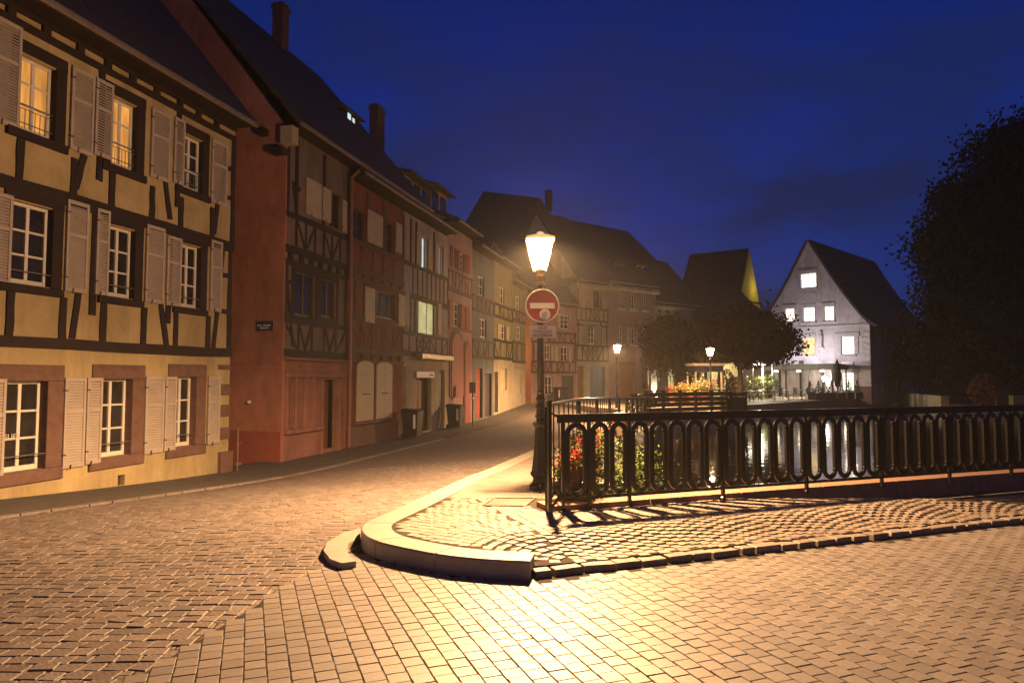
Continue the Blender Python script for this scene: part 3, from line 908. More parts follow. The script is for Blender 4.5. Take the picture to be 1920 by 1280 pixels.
lamp1 = street_lamp((LAMP1.x, LAMP1.y, .145), "iron street lamp with glowing lantern carrying the red no entry sign", 10000)
L2 = at_d(1158, 745, 36.5); lamp2 = street_lamp((L2.x, L2.y, .05), "iron street lamp lit on the quay in front of the pink plaster house", 10500, H=3.5)
L3 = at_d(1333, 745, 38); lamp3 = street_lamp((L3.x, L3.y, .04), "iron street lamp lit beside the kiosk under the trees", 1500, H=3.4)

# ------------------------------------------------------------------ no entry sign and plate on the near post
M_SRED = mat("sign_red", (.42, .022, .02), rough=.4, var=.08, bump=.05)
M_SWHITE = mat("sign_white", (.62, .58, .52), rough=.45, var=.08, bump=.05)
M_SGREY = mat("sign_back", (.3, .3, .3), rough=.4, metal=.7)
M_INK = mat("sign_ink", (.02, .02, .02), rough=.6, bump=0)
def disc(b, r, y0, y1, n=40, cx=0, cz=0):
    b.xprism([(cx + r * math.cos(2 * math.pi * k / n), cz + r * math.sin(2 * math.pi * k / n)) for k in range(n)], y0, y1)
zc = at_d(1017, 574, LAMP1.y).z
sg = empty("no_entry_sign", (LAMP1.x + .022, LAMP1.y - .085, zc), 0, "round red no entry sign with a pale bar on the lamp post", "sign"); sg.rotation_euler = (R_(-4), 0, 0)
b = MB(); disc(b, .226, 0, .02); b.build("plate", M_SGREY, sg)
b = MB()
ring_o = [(.228 * math.cos(2 * math.pi * k / 48), .228 * math.sin(2 * math.pi * k / 48)) for k in range(48)]
ring_i = [(.214 * math.cos(2 * math.pi * k / 48), .214 * math.sin(2 * math.pi * k / 48)) for k in range(48)]
b.v = [(x, -.012, z) for x, z in ring_o] + [(x, .021, z) for x, z in ring_o] + [(x, .021, z) for x, z in ring_i] + [(x, -.012, z) for x, z in ring_i]
for k in range(48):
    k2 = (k + 1) % 48
    for a in range(4):
        c = (a + 1) % 4; b.f.append((a * 48 + k, a * 48 + k2, c * 48 + k2, c * 48 + k))
b.build("rim", M_SWHITE, sg)
b = MB(); disc(b, .2135, -.003, -.0005); b.build("red_face", M_SRED, sg)
b = MB(); b.box(-.165, .165, -.006, -.0035, -.002 - .037, .037 - .002); b.build("white_bar", M_SWHITE, sg)
b = MB(); b.box(-.03, .03, .02, .05, -.15, .15); b.build("bracket", M_SGREY, sg)
sk = MB(); disc(sk, .075, -.0055, -.0035, 20, .035, -.12); glare_patch = sk.build("sticker_or_glare", M_SWHITE, sg, label="pale round patch of painted lamp glare at the foot of the sign")  # lamp's reflection painted as a pale disc, dark marks for its bars
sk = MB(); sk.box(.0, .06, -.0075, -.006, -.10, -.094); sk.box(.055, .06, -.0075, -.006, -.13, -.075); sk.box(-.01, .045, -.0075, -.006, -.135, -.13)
sk.build("glare_marks", M_INK, glare_patch)
zp_ = at_d(1017, 623, LAMP1.y).z
pt = empty("permit_plate", (LAMP1.x + .022, LAMP1.y - .15, zp_), 0, "small pale plate with rounded corners and black lettering under the no entry sign", "sign"); pt.rotation_euler = (R_(-5), 0, 0)
def rrect(w, h, r, n=5):
    q = []
    for cx, cz, a0 in ((w / 2 - r, h / 2 - r, 0), (-w / 2 + r, h / 2 - r, 90), (-w / 2 + r, -h / 2 + r, 180), (w / 2 - r, -h / 2 + r, 270)):
        for k in range(n + 1):
            a = R_(a0 + 90 * k / n); q.append((cx + r * math.cos(a), cz + r * math.sin(a)))
    return q
b = MB(); b.xprism(rrect(.36, .165, .03), 0, .012); b.build("plate", M_SWHITE, pt)
for k, tx in enumerate(("SAUF", "VEHICULES", "AUTORISES")):
    font("lettering", tx, .052, M_INK, pt, (0, -.002, .05 - k * .05), (math.pi / 2, 0, 0), .0008)
b = MB(); b.box(-.03, .03, .012, .12, -.05, .05); b.build("bracket", M_SGREY, pt)

# ------------------------------------------------------------------ houses
M_TIMBER = mat("timber_dark", (.021, .012, .010), rough=.75, var=.35, scale=5, bump=.5, bscale=30, dist=.006, stretch=(1, 1, 1))
M_TIMBERB = mat("timber_brown", (.07, .036, .02), rough=.75, var=.35, scale=5, bump=.5, bscale=30, dist=.006)
M_YELLOW = mat("yellow_render", (.37, .285, .15), rough=.9, stain=.3, var=.10, scale=2.5, bump=.45, bscale=24, dist=.008)
M_REDWALL = mat("red_render", (.33, .135, .098), rough=.9, stain=.3, var=.16, scale=1.6, bump=.35, bscale=22, dist=.008)
M_ROSE = mat("rose_render", (.25, .115, .088), rough=.9, stain=.3, var=.14, scale=2, bump=.35, bscale=22, dist=.008)
M_BRICKRED = mat("brick_red_render", (.19, .056, .034), rough=.9, stain=.3, var=.18, scale=2, bump=.35, bscale=22, dist=.008)
M_CREAM = mat("cream_render", (.34, .28, .19), rough=.9, stain=.3, var=.12, scale=2, bump=.35, bscale=22, dist=.008)
M_OFFWHITE = mat("offwhite_render", (.30, .25, .21), rough=.9, stain=.3, var=.12, scale=2, bump=.35, bscale=22, dist=.008)
M_DUSK = mat("shaded_render", (.17, .12, .095), rough=.9, stain=.3, var=.18, scale=2, bump=.35, bscale=22, dist=.008)  # off-white infill darkened, the front's shade put into the colour
M_PINK_W = mat("pink_render", (.29, .185, .16), rough=.9, stain=.3, var=.12, scale=2, bump=.3, bscale=22, dist=.008)
M_BLUEGREY = mat("blue_grey_render", (.10, .115, .12), rough=.9, stain=.3, var=.15, scale=2, bump=.3, bscale=22, dist=.008)
M_OLIVE = mat("ochre_render", (.21, .18, .085), rough=.9, stain=.3, var=.15, scale=2, bump=.3, bscale=22, dist=.008)
M_LAV = mat("pale_rose_render", (.46, .40, .42), rough=.9, stain=.3, var=.12, scale=1.5, bump=.3, bscale=18, dist=.01)
M_SAND = mat("pink_sandstone", (.13, .072, .058), rough=.85, var=.25, scale=5, bump=.45, bscale=30, dist=.008)
M_SANDP = mat("grey_sandstone", (.40, .36, .38), rough=.85, var=.2, scale=4, bump=.4, bscale=30, dist=.008)
M_SHUT = mat("shutter_paint", (.35, .295, .25), rough=.6, var=.10, scale=4, bump=.2, bscale=20, dist=.003)
M_SHUTC = mat("cream_shutter", (.38, .31, .2), rough=.6, var=.10, scale=4, bump=.2, bscale=20, dist=.003)
M_SHUTR = mat("red_shutter", (.22, .04, .03), rough=.6, var=.15, scale=4, bump=.2)
M_SHUTG = mat("grey_green_shutter", (.2, .22, .17), rough=.6, var=.15, scale=4, bump=.2)
M_FRAME = mat("white_window_paint", (.62, .58, .52), rough=.5, var=.06, bump=.1)
M_FRAMED = mat("dark_window_paint", (.05, .03, .022), rough=.5, var=.2, bump=.1)
M_GLASS = glass_dark("dark_glass", (.028, .024, .022))
M_LITW = emit("lit_room_warm", (1.0, .42, .09), .85, var=.5, scale=1.3, stretch=(4, 1, .5))
M_LITWHITE = emit("lit_room_white", (1.0, .88, .68), 3.4, var=.25, scale=2)
M_LITBLUE = emit("lit_room_cool", (.80, .95, 1.0), 0.85, var=.2, scale=2)
M_LITGREEN = emit("lit_room_pale", (.95, .85, .38), .55, var=.2, scale=2)
M_LITY = emit("lit_room_amber", (1.0, .62, .2), 1.6, var=.5, scale=4)
M_ROOF = roof_mat("clay_roof_dark", (.05, .032, .025))
M_ROOFB = roof_mat("clay_roof_brown", (.075, .045, .032))
M_DOORB = mat("brown_door", (.16, .065, .03), rough=.55, var=.25, bump=.3, stretch=(8, 8, 1))
M_DOORD = mat("dark_door", (.05, .03, .03), rough=.55, var=.25, bump=.3)
M_DOORO = mat("orange_door", (.34, .12, .03), rough=.55, var=.2, bump=.3, stretch=(8, 8, 1))
M_DOORG = mat("slate_door", (.07, .085, .10), rough=.4, var=.25, bump=.2)
M_ZINC = mat("zinc_gutter", (.22, .18, .15), rough=.45, var=.2, metal=.5, bump=.1)
M_PIPE = mat("red_pipe", (.20, .085, .06), rough=.5, var=.2, bump=.1)
M_IRONB = mat("window_iron", (.25, .22, .18), rough=.4, metal=.7, bump=0)

class House:
    def __init__(s, name, label, F, zb, cat="house"):
        s.F = F; s.zb = zb; s.holes = []
        s.root = empty(name, (F.o.x, F.o.y, zb), F.ang, label, cat)
    def B(s, mb, name, m, parent=None, **kw):
        return mb.build(name, m, parent or s.root, dz=-s.zb, **kw)
    def R(s, px0, px1, yt, yb, off=0.0):
        u0, z1 = s.F.pt(px0, yt, off); _, z0 = s.F.pt(px0, yb, off); u1, _ = s.F.pt(px1, yt, off)
        return (u0, u1, z0, z1)
    def U(s, px, off=0.0): return s.F.pt(px, 700, off)[0]
    def Z(s, px, py, off=0.0): return s.F.pt(px, py, off)[1]
    def wall(s, u0, u1, z0, z1, m, name="wall", y=0.0, depth=None, reveal=.16):
        """front with real openings, side returns and back"""
        b = MB()
        H = [h for h in s.holes if h[0] < u1 - .001 and h[1] > u0 + .001 and h[2] < z1 - .001 and h[3] > z0 + .001]
        H = [(max(h[0], u0), min(h[1], u1), max(h[2], z0), min(h[3], z1)) for h in H]
        us = sorted(set([u0, u1] + [h[0] for h in H] + [h[1] for h in H])); zs = sorted(set([z0, z1] + [h[2] for h in H] + [h[3] for h in H]))
        for i in range(len(us) - 1):
            for j in range(len(zs) - 1):
                cu, cz = (us[i] + us[i + 1]) / 2, (zs[j] + zs[j + 1]) / 2
                if any(h[0] < cu < h[1] and h[2] < cz < h[3] for h in H): continue
                b.add([(us[i], y, zs[j]), (us[i + 1], y, zs[j]), (us[i + 1], y, zs[j + 1]), (us[i], y, zs[j + 1])], [(0, 1, 2, 3)])
        for h in H:
            a, c, d, e = h; r = y + reveal
            b.add([(a, y, d), (c, y, d), (c, y, e), (a, y, e), (a, r, d), (c, r, d), (c, r, e), (a, r, e)], [(0, 4, 5, 1), (1, 5, 6, 2), (2, 6, 7, 3), (3, 7, 4, 0)])
        if depth:
            b.add([(u0, y, z0), (u0, depth, z0), (u0, depth, z1), (u0, y, z1), (u1, y, z0), (u1, depth, z0), (u1, depth, z1), (u1, y, z1)], [(0, 3, 2, 1), (4, 5, 6, 7), (1, 2, 6, 5)])
        return s.B(b, name, m)
    def win(s, r, cols=2, rows=3, fm=None, gm=None, rec=.10, bar=.035, fr=.05, y=0.0, balcony=False, hole=True, single=False, sill=None, bottom=0.0):
        """r = opening; casement frame with real glazing bars, each pane its own piece"""
        u0, u1, z0, z1 = r
        if hole: s.holes.append(r)
        fm = fm or M_FRAME; gm = gm or M_GLASS
        b = MB(); ya, yb = y + rec, y + rec + .05
        b.bbox(u0, u0 + fr, ya, yb, z0, z1, .006); b.bbox(u1 - fr, u1, ya, yb, z0, z1, .006)
        b.bbox(u0 + fr, u1 - fr, ya + .002, yb, z1 - fr, z1, .006); b.bbox(u0 + fr, u1 - fr, ya + .002, yb, z0, z0 + fr * 1.6, .006)
        iu0, iu1, iz0, iz1 = u0 + fr, u1 - fr, z0 + fr * 1.6, z1 - fr
        cw = (iu1 - iu0) / cols; rh = (iz1 - iz0) / rows
        for i in range(1, cols):
            x = iu0 + cw * i; wd = bar * (1.7 if cols == 2 else 1); b.bbox(x - wd / 2, x + wd / 2, ya - .004, yb, iz0, iz1, .005)
        for j in range(1, rows):
            z = iz0 + rh * j; b.bbox(iu0, iu1, ya + .006, yb - .004, z - bar / 2, z + bar / 2, .004)
        wo = s.B(b, "window", fm)
        if single:
            p = MB(); p.box(iu0, iu1, yb - .02, yb - .012, iz0, iz1); s.B(p, "pane", gm, wo)
        else:
            for i in range(cols):
                for j in range(rows):
                    p = MB(); e = .004; p.box(iu0 + cw * i + e, iu0 + cw * (i + 1) - e, yb - .02, yb - .012, iz0 + rh * j + e, iz0 + rh * (j + 1) - e)
                    s.B(p, "pane", gm, wo)
        bk = MB(); bk.box(u0, u1, yb + .001, yb + .02, z0, z1); s.B(bk, "room_back", gm if gm.name.startswith("lit") else M_FRAMED, wo)
        if balcony:
            g = MB(); zt = z0 + .42; yy = y + .03
            g.tube([(u0 + .01, yy, zt), (u1 - .01, yy, zt)], .012, 4); g.tube([(u0 + .01, yy, z0 + .12), (u1 - .01, yy, z0 + .12)], .009, 4); g.tube([(u0 + .01, yy, zt - .07), (u1 - .01, yy, zt - .07)], .007, 4)
            n = 7
            for k in range(n): 
                x = u0 + .06 + (u1 - u0 - .12) * k / (n - 1); g.tube([(x, yy, z0 + .03), (x, yy, zt - .07)], .006, 4)
            s.B(g, "guard_rail", M_IRONB, wo)
        return wo
    def rail_bar(s, r, y=.03, h=.22):
        g = MB(); g.tube([(r[0] - .06, y - .03, r[2] + h), (r[1] + .06, y - .03, r[2] + h)], .011, 5); g.tube([(r[1] + .05, y - .03, r[2] + h - .04), (r[1] + .05, y - .03, r[2] + h + .04)], .01, 4)
        return s.B(g, "guard_bar", M_IRONB)
    def shut(s, r, m=None, louvre=True, y=0.0, holes=False, ang=0.0, mid=True):
        u0, u1, z0, z1 = r; m = m or M_SHUT
        t = .032; ya = y - .055; yb = ya + t
        fr = min(.05, (u1 - u0) * .16)
        b = MB()
        if louvre:
            b.bbox(u0, u0 + fr, ya, yb, z0, z1, .005); b.bbox(u1 - fr, u1, ya, yb, z0, z1, .005)
            zm = z0 + (z1 - z0) * .62
            for a, c in ((z0, z0 + fr * 1.5), (zm - fr * .6, zm + fr * .6), (z1 - fr * 1.3, z1)): b.bbox(u0 + fr, u1 - fr, ya + .001, yb, a, c, .005)
        else:
            n = max(2, int((u1 - u0) / .13)); w = (u1 - u0) / n
            for k in range(n): b.bbox(u0 + w * k + .0015, u0 + w * (k + 1) - .0015, ya, yb, z0, z1, .005)
            for zz in (z0 + (z1 - z0) * .14, z1 - (z1 - z0) * .14): b.box(u0 + .02, u1 - .02, yb + .0005, yb + .02, zz - .04, zz + .04)
        o = s.B(b, "shutter", m)
        if louvre:
            sl = MB(); p = .046; k = 0
            for a, c in ((z0 + fr * 1.5, zm - fr * .6), (zm + fr * .6, z1 - fr * 1.3)):
                n = int((c - a) / p)
                for i in range(n):
                    z = a + (c - a) * (i + .5) / n
                    x0, x1 = u0 + fr, u1 - fr
                    sl.add([(x0, ya + .004, z - .026), (x1, ya + .004, z - .026), (x1, yb - .003, z + .02), (x0, yb - .003, z + .02),
                            (x0, ya + .009, z - .030), (x1, ya + .009, z - .030), (x1, yb + .001, z + .014), (x0, yb + .001, z + .014)], [(0, 1, 2, 3), (7, 6, 5, 4), (0, 4, 5, 1), (3, 2, 6, 7)])
            s.B(sl, "louvre_slats", m, o, kind="stuff")
        h = MB()
        for zz in (z0 + (z1 - z0) * .15, z0 + (z1 - z0) * .86):
            h.box(u0 - .03, u0 + .05, ya - .006, ya, zz - .012, zz + .012)
        h.tube([(u0 + (u1 - u0) * .3, ya - .01, z0 - .03), (u0 + (u1 - u0) * .3, ya - .03, z0 + .06)], .009, 4)
        s.B(h, "hinge", M_FRAMED, o)
        return o
    def beam(s, u0, z0, u1, z1, w, m=None, y=0.0, th=.03, name="beam"):
        m = m or M_TIMBER
        dx, dz = u1 - u0, z1 - z0; L = math.hypot(dx, dz)
        if L < .02: return
        nx, nz = -dz / L * w / 2, dx / L * w / 2
        th += random.uniform(-.006, .006)
        wob = w * .085
        r = lambda: random.uniform(-wob, wob)
        b = MB(); n = max(3, min(9, int(L / .5)))
        poly = [(u0 + dx * k / n + nx + r() * abs(nx) / w * 2, z0 + dz * k / n + nz + r()) for k in range(n + 1)] + [(u0 + dx * k / n - nx + r() * abs(nx) / w * 2, z0 + dz * k / n - nz + r()) for k in range(n, -1, -1)]
        b.xprism(poly, y - th, y + .02)
        return s.B(b, name, m)
    def pbeam(s, x0, y0, x1, y1, w, m=None, y=0.0, th=.03):
        a = s.F.pt(x0, y0); c = s.F.pt(x1, y1); return s.beam(a[0], a[1], c[0], c[1], w, m, y, th)
    def panel(s, u0, u1, z0, z1, pat, w=.12, m=None, y=0.0):
        """row of timber framing between two rails: pat is a string of bays: I post / \\ brace V X L(attice) ."""
        n = len(pat); bw = (u1 - u0) / n
        for k in range(n + 1): s.beam(u0 + bw * k, z0, u0 + bw * k, z1, w * .9, m, y, .024)
        for k, c in enumerate(pat):
            a, d = u0 + bw * k, u0 + bw * (k + 1); e = w * .3
            if c == '/': s.beam(a + e, z0, d - e, z1, w * .8, m, y, .018)
            if c == '\\': s.beam(a + e, z1, d - e, z0, w * .8, m, y, .018)
            if c == 'V': s.beam(a + e, z1, (a + d) / 2, z0, w * .7, m, y, .018); s.beam(d - e, z1, (a + d) / 2, z0, w * .7, m, y, .02)
            if c == 'A': s.beam(a + e, z0, (a + d) / 2, z1, w * .7, m, y, .018); s.beam(d - e, z0, (a + d) / 2, z1, w * .7, m, y, .02)
            if c == 'X': s.beam(a + e, z1, d - e, z0, w * .7, m, y, .016); s.beam(a + e, z0, d - e, z1, w * .7, m, y, .02)
    def box(s, name, m, u0, u1, y0, y1, z0, z1, parent=None, bev=0.0, **kw):
        b = MB(); (b.bbox(u0, u1, y0, y1, z0, z1, bev) if bev else b.box(u0, u1, y0, y1, z0, z1)); return s.B(b, name, m, parent, **kw)
    def door(s, r, m, rec=.14, panels=2, y=0.0, knob=True):
        u0, u1, z0, z1 = r; s.holes.append(r)
        b = MB(); b.box(u0, u1, y + rec, y + rec + .05, z0, z1)
        n = panels; w = (u1 - u0) / n
        for i in range(n):
            for (a, c) in ((.06, .36), (.42, .94)):
                b.bbox(u0 + w * i + w * .12, u0 + w * (i + 1) - w * .12, y + rec - .02, y + rec, z0 + (z1 - z0) * a, z0 + (z1 - z0) * c, .015)
        o = s.B(b, "door", m)
        k = MB(); k.lathe([(.0, -.02), (.03, -.01), (.03, .01), (0, .02)], 8, (u0 + (u1 - u0) * .86, y + rec - .045, z0 + (z1 - z0) * .45)); s.B(k, "handle", M_IRONB, o)
        return o
    def roof(s, u0, u1, ze, zr, depth, m=None, over=.35, side=.15, wall_m=None, soffit=True, y0=0.0, gable=True, th=.14):
        m = m or M_ROOF; yr = depth / 2; zo = ze; sl = (zr - ze) / (yr + over); ze = ze + over * sl
        b = MB()
        yo = y0 - over
        prof = [(yo, zo), (yr, zr), (depth + over, zo), (depth + over, zo + th * 1.3), (yr, zr + th * 1.5), (yo, zo + th * 1.3)]
        a, c = u0 - side, u1 + side; n = len(prof)
        b.v = [(a, y, z) for y, z in prof] + [(c, y, z) for y, z in prof]
        b.f = [(0, 1, n + 1, n), (1, 2, n + 2, n + 1), (2, 3, n + 3, n + 2), (3, 4, n + 4, n + 3), (4, 5, n + 5, n + 4), (5, 0, n, n + 5), (5, 4, 1, 0), (4, 3, 2, 1), (n, n + 1, n + 4, n + 5), (n + 1, n + 2, n + 3, n + 4)]
        o = s.B(b, "roof", m)
        sf = MB(); sf.box(u0, u1, yo + .05, .3, zo + .005, zo + .05); s.B(sf, "soffit", M_TIMBER)
        if gable and wall_m:
            g = MB()
            for x0_, x1_ in ((u0 + .002, u0 + .2), (u1 - .2, u1 - .002)):
                g.add([(x0_, 0, ze - .02), (x0_, depth, ze - .02), (x0_, yr, zr - .02), (x1_, 0, ze - .02), (x1_, depth, ze - .02), (x1_, yr, zr - .02)], [(0, 2, 1), (3, 4, 5), (0, 3, 5, 2), (1, 2, 5, 4), (0, 1, 4, 3)])
            s.B(g, "gable_wall", wall_m)
        gt_ = MB(); gt_.tube([(a, yo - .04, zo + .06), (c, yo - .04, zo + .06)], .06, 6); s.B(gt_, "gutter", M_ZINC)
        return o
    def chimney(s, px0, px1, yt, yb, y, m=None):
        u0, z1 = s.F.pt(px0, yt, y); u1, _ = s.F.pt(px1, yt, y); z0 = s.F.pt(px0, yb, y)[1]
        b = MB(); u1 = u0 + (u1 - u0) * .55; b.box(u0, u1, y - .2, y + .22, z0 - 1, z1); b.box(u0 - .05, u1 + .05, y - .25, y + .27, z1 - .25, z1 - .12)
        return s.B(b, "chimney", m or mat("chimney_brick", (.11, .055, .04), rough=.9, var=.3, bump=.4))
    def dormer(s, r, y, ze_slope, wall_m, rm, lit=None, cols=2, deep=1.6, shed=False):
        u0, u1, z0, z1 = r
        b = MB(); b.box(u0, u1, y, y + deep, z0, z1); o = s.B(b, "dormer", wall_m)
        w = (u1 - u0)
        t = MB(); zr = z1 + w * .32; a, c = u0 - .15, u1 + .15; m_ = (u0 + u1) / 2
        t.add([(a, y - .15, z1 - .03), (m_, y - .15, zr), (c, y - .15, z1 - .03), (a, y + deep + 1.2, z1 - .03), (m_, y + deep + 1.2, zr), (c, y + deep + 1.2, z1 - .03)], [(0, 1, 2), (0, 3, 4, 1), (1, 4, 5, 2), (3, 5, 4), (0, 2, 5, 3)])
        if shed:
            t = MB(); t.add([(a, y - .45, z1 - .1), (c, y - .45, z1 - .1), (c, y + deep + .6, z1 + .75), (a, y + deep + .6, z1 + .75), (a, y - .45, z1), (c, y - .45, z1), (c, y + deep + .6, z1 + .87), (a, y + deep + .6, z1 + .87)], [(0, 3, 2, 1), (4, 5, 6, 7), (0, 1, 5, 4), (1, 2, 6, 5), (2, 3, 7, 6), (3, 0, 4, 7)])
        s.B(t, "dormer_roof", rm, o)
        n = cols; cw = w / n
        for k in range(n):
            p = MB(); p.bbox(u0 + cw * k + .08, u0 + cw * (k + 1) - .08, y - .03, y + .01, z0 + .15, z1 - .12, .01); q = s.B(p, "dormer_window", M_FRAME, o)
            p = MB(); p.box(u0 + cw * k + .13, u0 + cw * (k + 1) - .13, y - .035, y - .031, z0 + .2, z1 - .17); s.B(p, "dormer_pane", lit or M_GLASS, o)
        return o

FA = R_(76.0)
# ================================================================== yellow house, near left
F1 = Frame(-7.87, 10.5, FA)
h = House("half_timbered_house", "yellow half-timbered house with pale louvred shutters and two warm lit top windows", F1, -.45)
SPRUNG = h
UE = h.U(431, 0)
U0 = -4.2
z_b1 = (h.Z(430, 667), h.Z(430, 656)); 
Zb1 = (h.F.pt(0, 646)[1], h.F.pt(0, 630)[1]); Zb2 = (h.F.pt(20, 358)[1], h.F.pt(20, 330)[1]); Zt = (h.F.pt(0, 33)[1], h.F.pt(0, 20)[1]); Zeave = h.F.pt(0, 2)[1]
top = [(41, 105, 100, 239, 1), (213, 256, 180, 305, 1), (346, 379, 250, 348, 0)]
mid = [(25, 98, 375, 527), (205, 252, 422, 552), (341, 375, 457, 572)]
gnd = [(12, 87, 716, 886), (191, 246, 712, 857), (330, 366, 708, 837)]
for (a, c, t, b_, lit) in top:
    r = h.R(a - 3, c + 2, t - 2, b_ + 2)
    h.win(r, 2, 3, gm=M_LITW if lit else M_GLASS, balcony=True, fm=M_FRAME)
    # dark timber casing
    u0, u1, z0, z1 = r
    for q in ((u0 - .16, u0 + .004, z0 - .02, z1 + .02), (u1 - .004, u1 + .2, z0 - .02, z1 + .02)): h.box("window_casing", M_TIMBER, q[0], q[1], -.028, .095, q[2], q[3], bev=.008)
    h.box("lintel", M_TIMBER, u0 - .16, u1 + .2, -.036, .0, z1 + .02, z1 + .22, bev=.008)
    h.box("sill", M_TIMBER, u0 - .2, u1 + .24, -.07, .0, z0 - .16, z0 - .02, bev=.01)
for (a, c, t, b_) in mid:
    r = h.R(a - 2, c + 2, t - 2, b_ + 2)
    h.win(r, 2, 3, fm=M_FRAME)
    u0, u1, z0, z1 = r
    h.rail_bar(r, h=.2)
    for q in ((u0 - .14, u0 + .004, z0 - .02, z1 + .02), (u1 - .004, u1 + .2, z0 - .02, z1 + .02)): h.box("window_casing", M_TIMBER, q[0], q[1], -.028, .095, q[2], q[3], bev=.008)
    h.box("lintel", M_TIMBER, u0 - .14, u1 + .2, -.036, .0, z1 + .02, z1 + .17, bev=.008)
    h.box("sill", M_TIMBER, u0 - .2, u1 + .22, -.07, .0, z0 - .15, z0 - .02, bev=.01)
for k, (a, c, t, b_) in enumerate(gnd):
    r = h.R(a - 2, c + 2, t - 2, b_ + 2)
    h.win(r, 2, 3, fm=M_FRAME, rec=.14)
    u0, u1, z0, z1 = r
    h.rail_bar(r, h=.25)
    h.box("stone_jamb", M_SAND, u0 - .2, u0 + .004, -.03, .13, z0 - .0, z1 + .0, bev=.01)
    h.box("stone_jamb", M_SAND, u1 - .004, u1 + .3, -.03, .13, z0 - .0, z1 + .0, bev=.01)
    h.box("stone_lintel", M_SAND, u0 - .2, u1 + .3, -.034, .13, z1 - .004, z1 + .26, bev=.012)
    h.box("stone_sill", M_SAND, u0 - .22, u1 + .32, -.05, .0, z0 - .2, z0 - .0, bev=.012)
    if k == 0:
        font("lettering", "ELIER", .12, M_SWHITE, h.root, ((u0 + u1) / 2 - .12, .112, z0 + .55 + .45), (math.pi / 2, 0, 0), .001)
# shutters (pixel left, right, top, bottom at its near edge)
for q in ((-10, 40, 28, 228), (133, 176, 123, 281), (178, 211, 145, 291), (283, 318, 201, 332), (326, 345, 219, 343), (396, 425, 260, 379),
          (-26, 22, 355, 531), (124, 165, 373, 546), (180, 204, 390, 552), (273, 307, 420, 566), (312, 339, 441, 572), (394, 415, 449, 582),
          (-42, 9, 710, 897), (119, 159, 708, 878), (161, 190, 708, 870), (271, 306, 706, 851), (308, 329, 706, 845), (389, 411, 706, 833)):
    h.shut(h.R(*q))
# timber frame
U1b = UE + .0
h.beam(U0, (Zb1[0] + Zb1[1]) / 2, UE, (Zb1[0] + Zb1[1]) / 2, .19, th=.045)
h.beam(U0, (Zb2[0] + Zb2[1]) / 2, UE, (Zb2[0] + Zb2[1]) / 2, .24, th=.045)
h.beam(U0, (Zt[0] + Zt[1]) / 2, UE, (Zt[0] + Zt[1]) / 2, .13, th=.045)
h.beam(U0, Zeave + .06, UE, Zeave + .06, .16, th=.05)
for px in (60, 127, 181, 230, 277, 322, 358, 393): # joist ends between the light blocks
    u = h.U(px); h.box("joist_end", M_TIMBER, u - .075, u + .075, -.06, .0, Zt[1], Zeave, bev=.008)
for px in (-66, -10):
    u = h.U(px); h.box("joist_end", M_TIMBER, u - .075, u + .075, -.06, .0, Zt[1], Zeave, bev=.008)
def vpost(px, za, zb, w=.13): u = h.U(px); h.beam(u, za, u, zb, w)
zs2 = h.F.pt(41, 255)[1] - .1; zs1 = h.F.pt(25, 541)[1] - .08
for px in (20, 124, 197, 275, 330, 390, 429): vpost(px, Zb2[1], zs2 + .05)
for px in (172, 322): vpost(px, zs2 - .2, Zt[0])
vpost(428, Zb2[1], Zt[0], .12)
for px in (12, 113, 189, 266, 326, 387, 427): vpost(px, Zb1[1], zs1 + .05)
for px in (168, 311): vpost(px, zs1 - .2, Zb2[0])
vpost(426, Zb1[1], Zb2[0], .12)
for q in ((156, 290, 140, 352), (308, 338, 318, 412), (407, 380, 400, 438), (146, 548, 133, 634), (300, 570, 311, 648), (406, 585, 399, 652), (422, 275, 414, 372), (418, 455, 412, 520)):
    h.pbeam(*q, .12)
for q in ((421, 314, 432, 317), (419, 368, 432, 372), (418, 516, 430, 518), (415, 583, 430, 586)): h.pbeam(*q, .11)
# quoins and cellar vent
for k, (ya_, yb_) in enumerate(((684, 693), (720, 740), (758, 780), (800, 822))):
    u1_, zt_ = h.F.pt(428, ya_); _, zb_ = h.F.pt(428, yb_); u0_ = h.U(408 + 5 * (k % 2)); h.box("quoin", M_SAND, u0_, UE + .012, -.028, .2, zb_, zt_, bev=.012)
h.box("corner_guard_stone", M_SAND, h.U(412), UE + .06, -.12, .2, -.75, h.F.pt(425, 845)[1], bev=.04)
r = h.R(221, 234, 891, 911); h.holes.append(r); h.box("cellar_vent", M_DOORD, r[0], r[1], .1, .12, r[2], r[3])
h.wall(U0, UE, -1.2, Zeave, M_YELLOW, depth=9.5)
h.roof(U0, UE, Zeave + .05, Zeave + 6.3, 9.5, over=.5, side=.05, wall_m=M_YELLOW)
b = MB(); b.box(U0, UE, -.45, -.0, Zeave + .14 - .55, Zeave + .0 - .5) if False else None
# standpipe at the alley corner
pu = Vector((F1.w(UE + .18, -.12).x, F1.w(UE + .18, -.12).y, 0))
pz = z_street(pu.x, pu.y) + .02
sp_ = empty("standpipe", (pu.x, pu.y, pz), FA, "thin metal standpipe with a tap at the foot of the yellow house", "pipe")
b = MB(); b.tube([(0, 0, 0), (0, 0, .95), (.06, 0, 1.0)], .018, 6); b.build("pipe", M_ZINC, sp_)
b = MB(); b.box(-.05, .12, -.02, .02, .12, .18); b.tube([(0, 0, .62), (.14, 0, .62)], .012, 5); b.build("tap", M_ZINC, sp_)

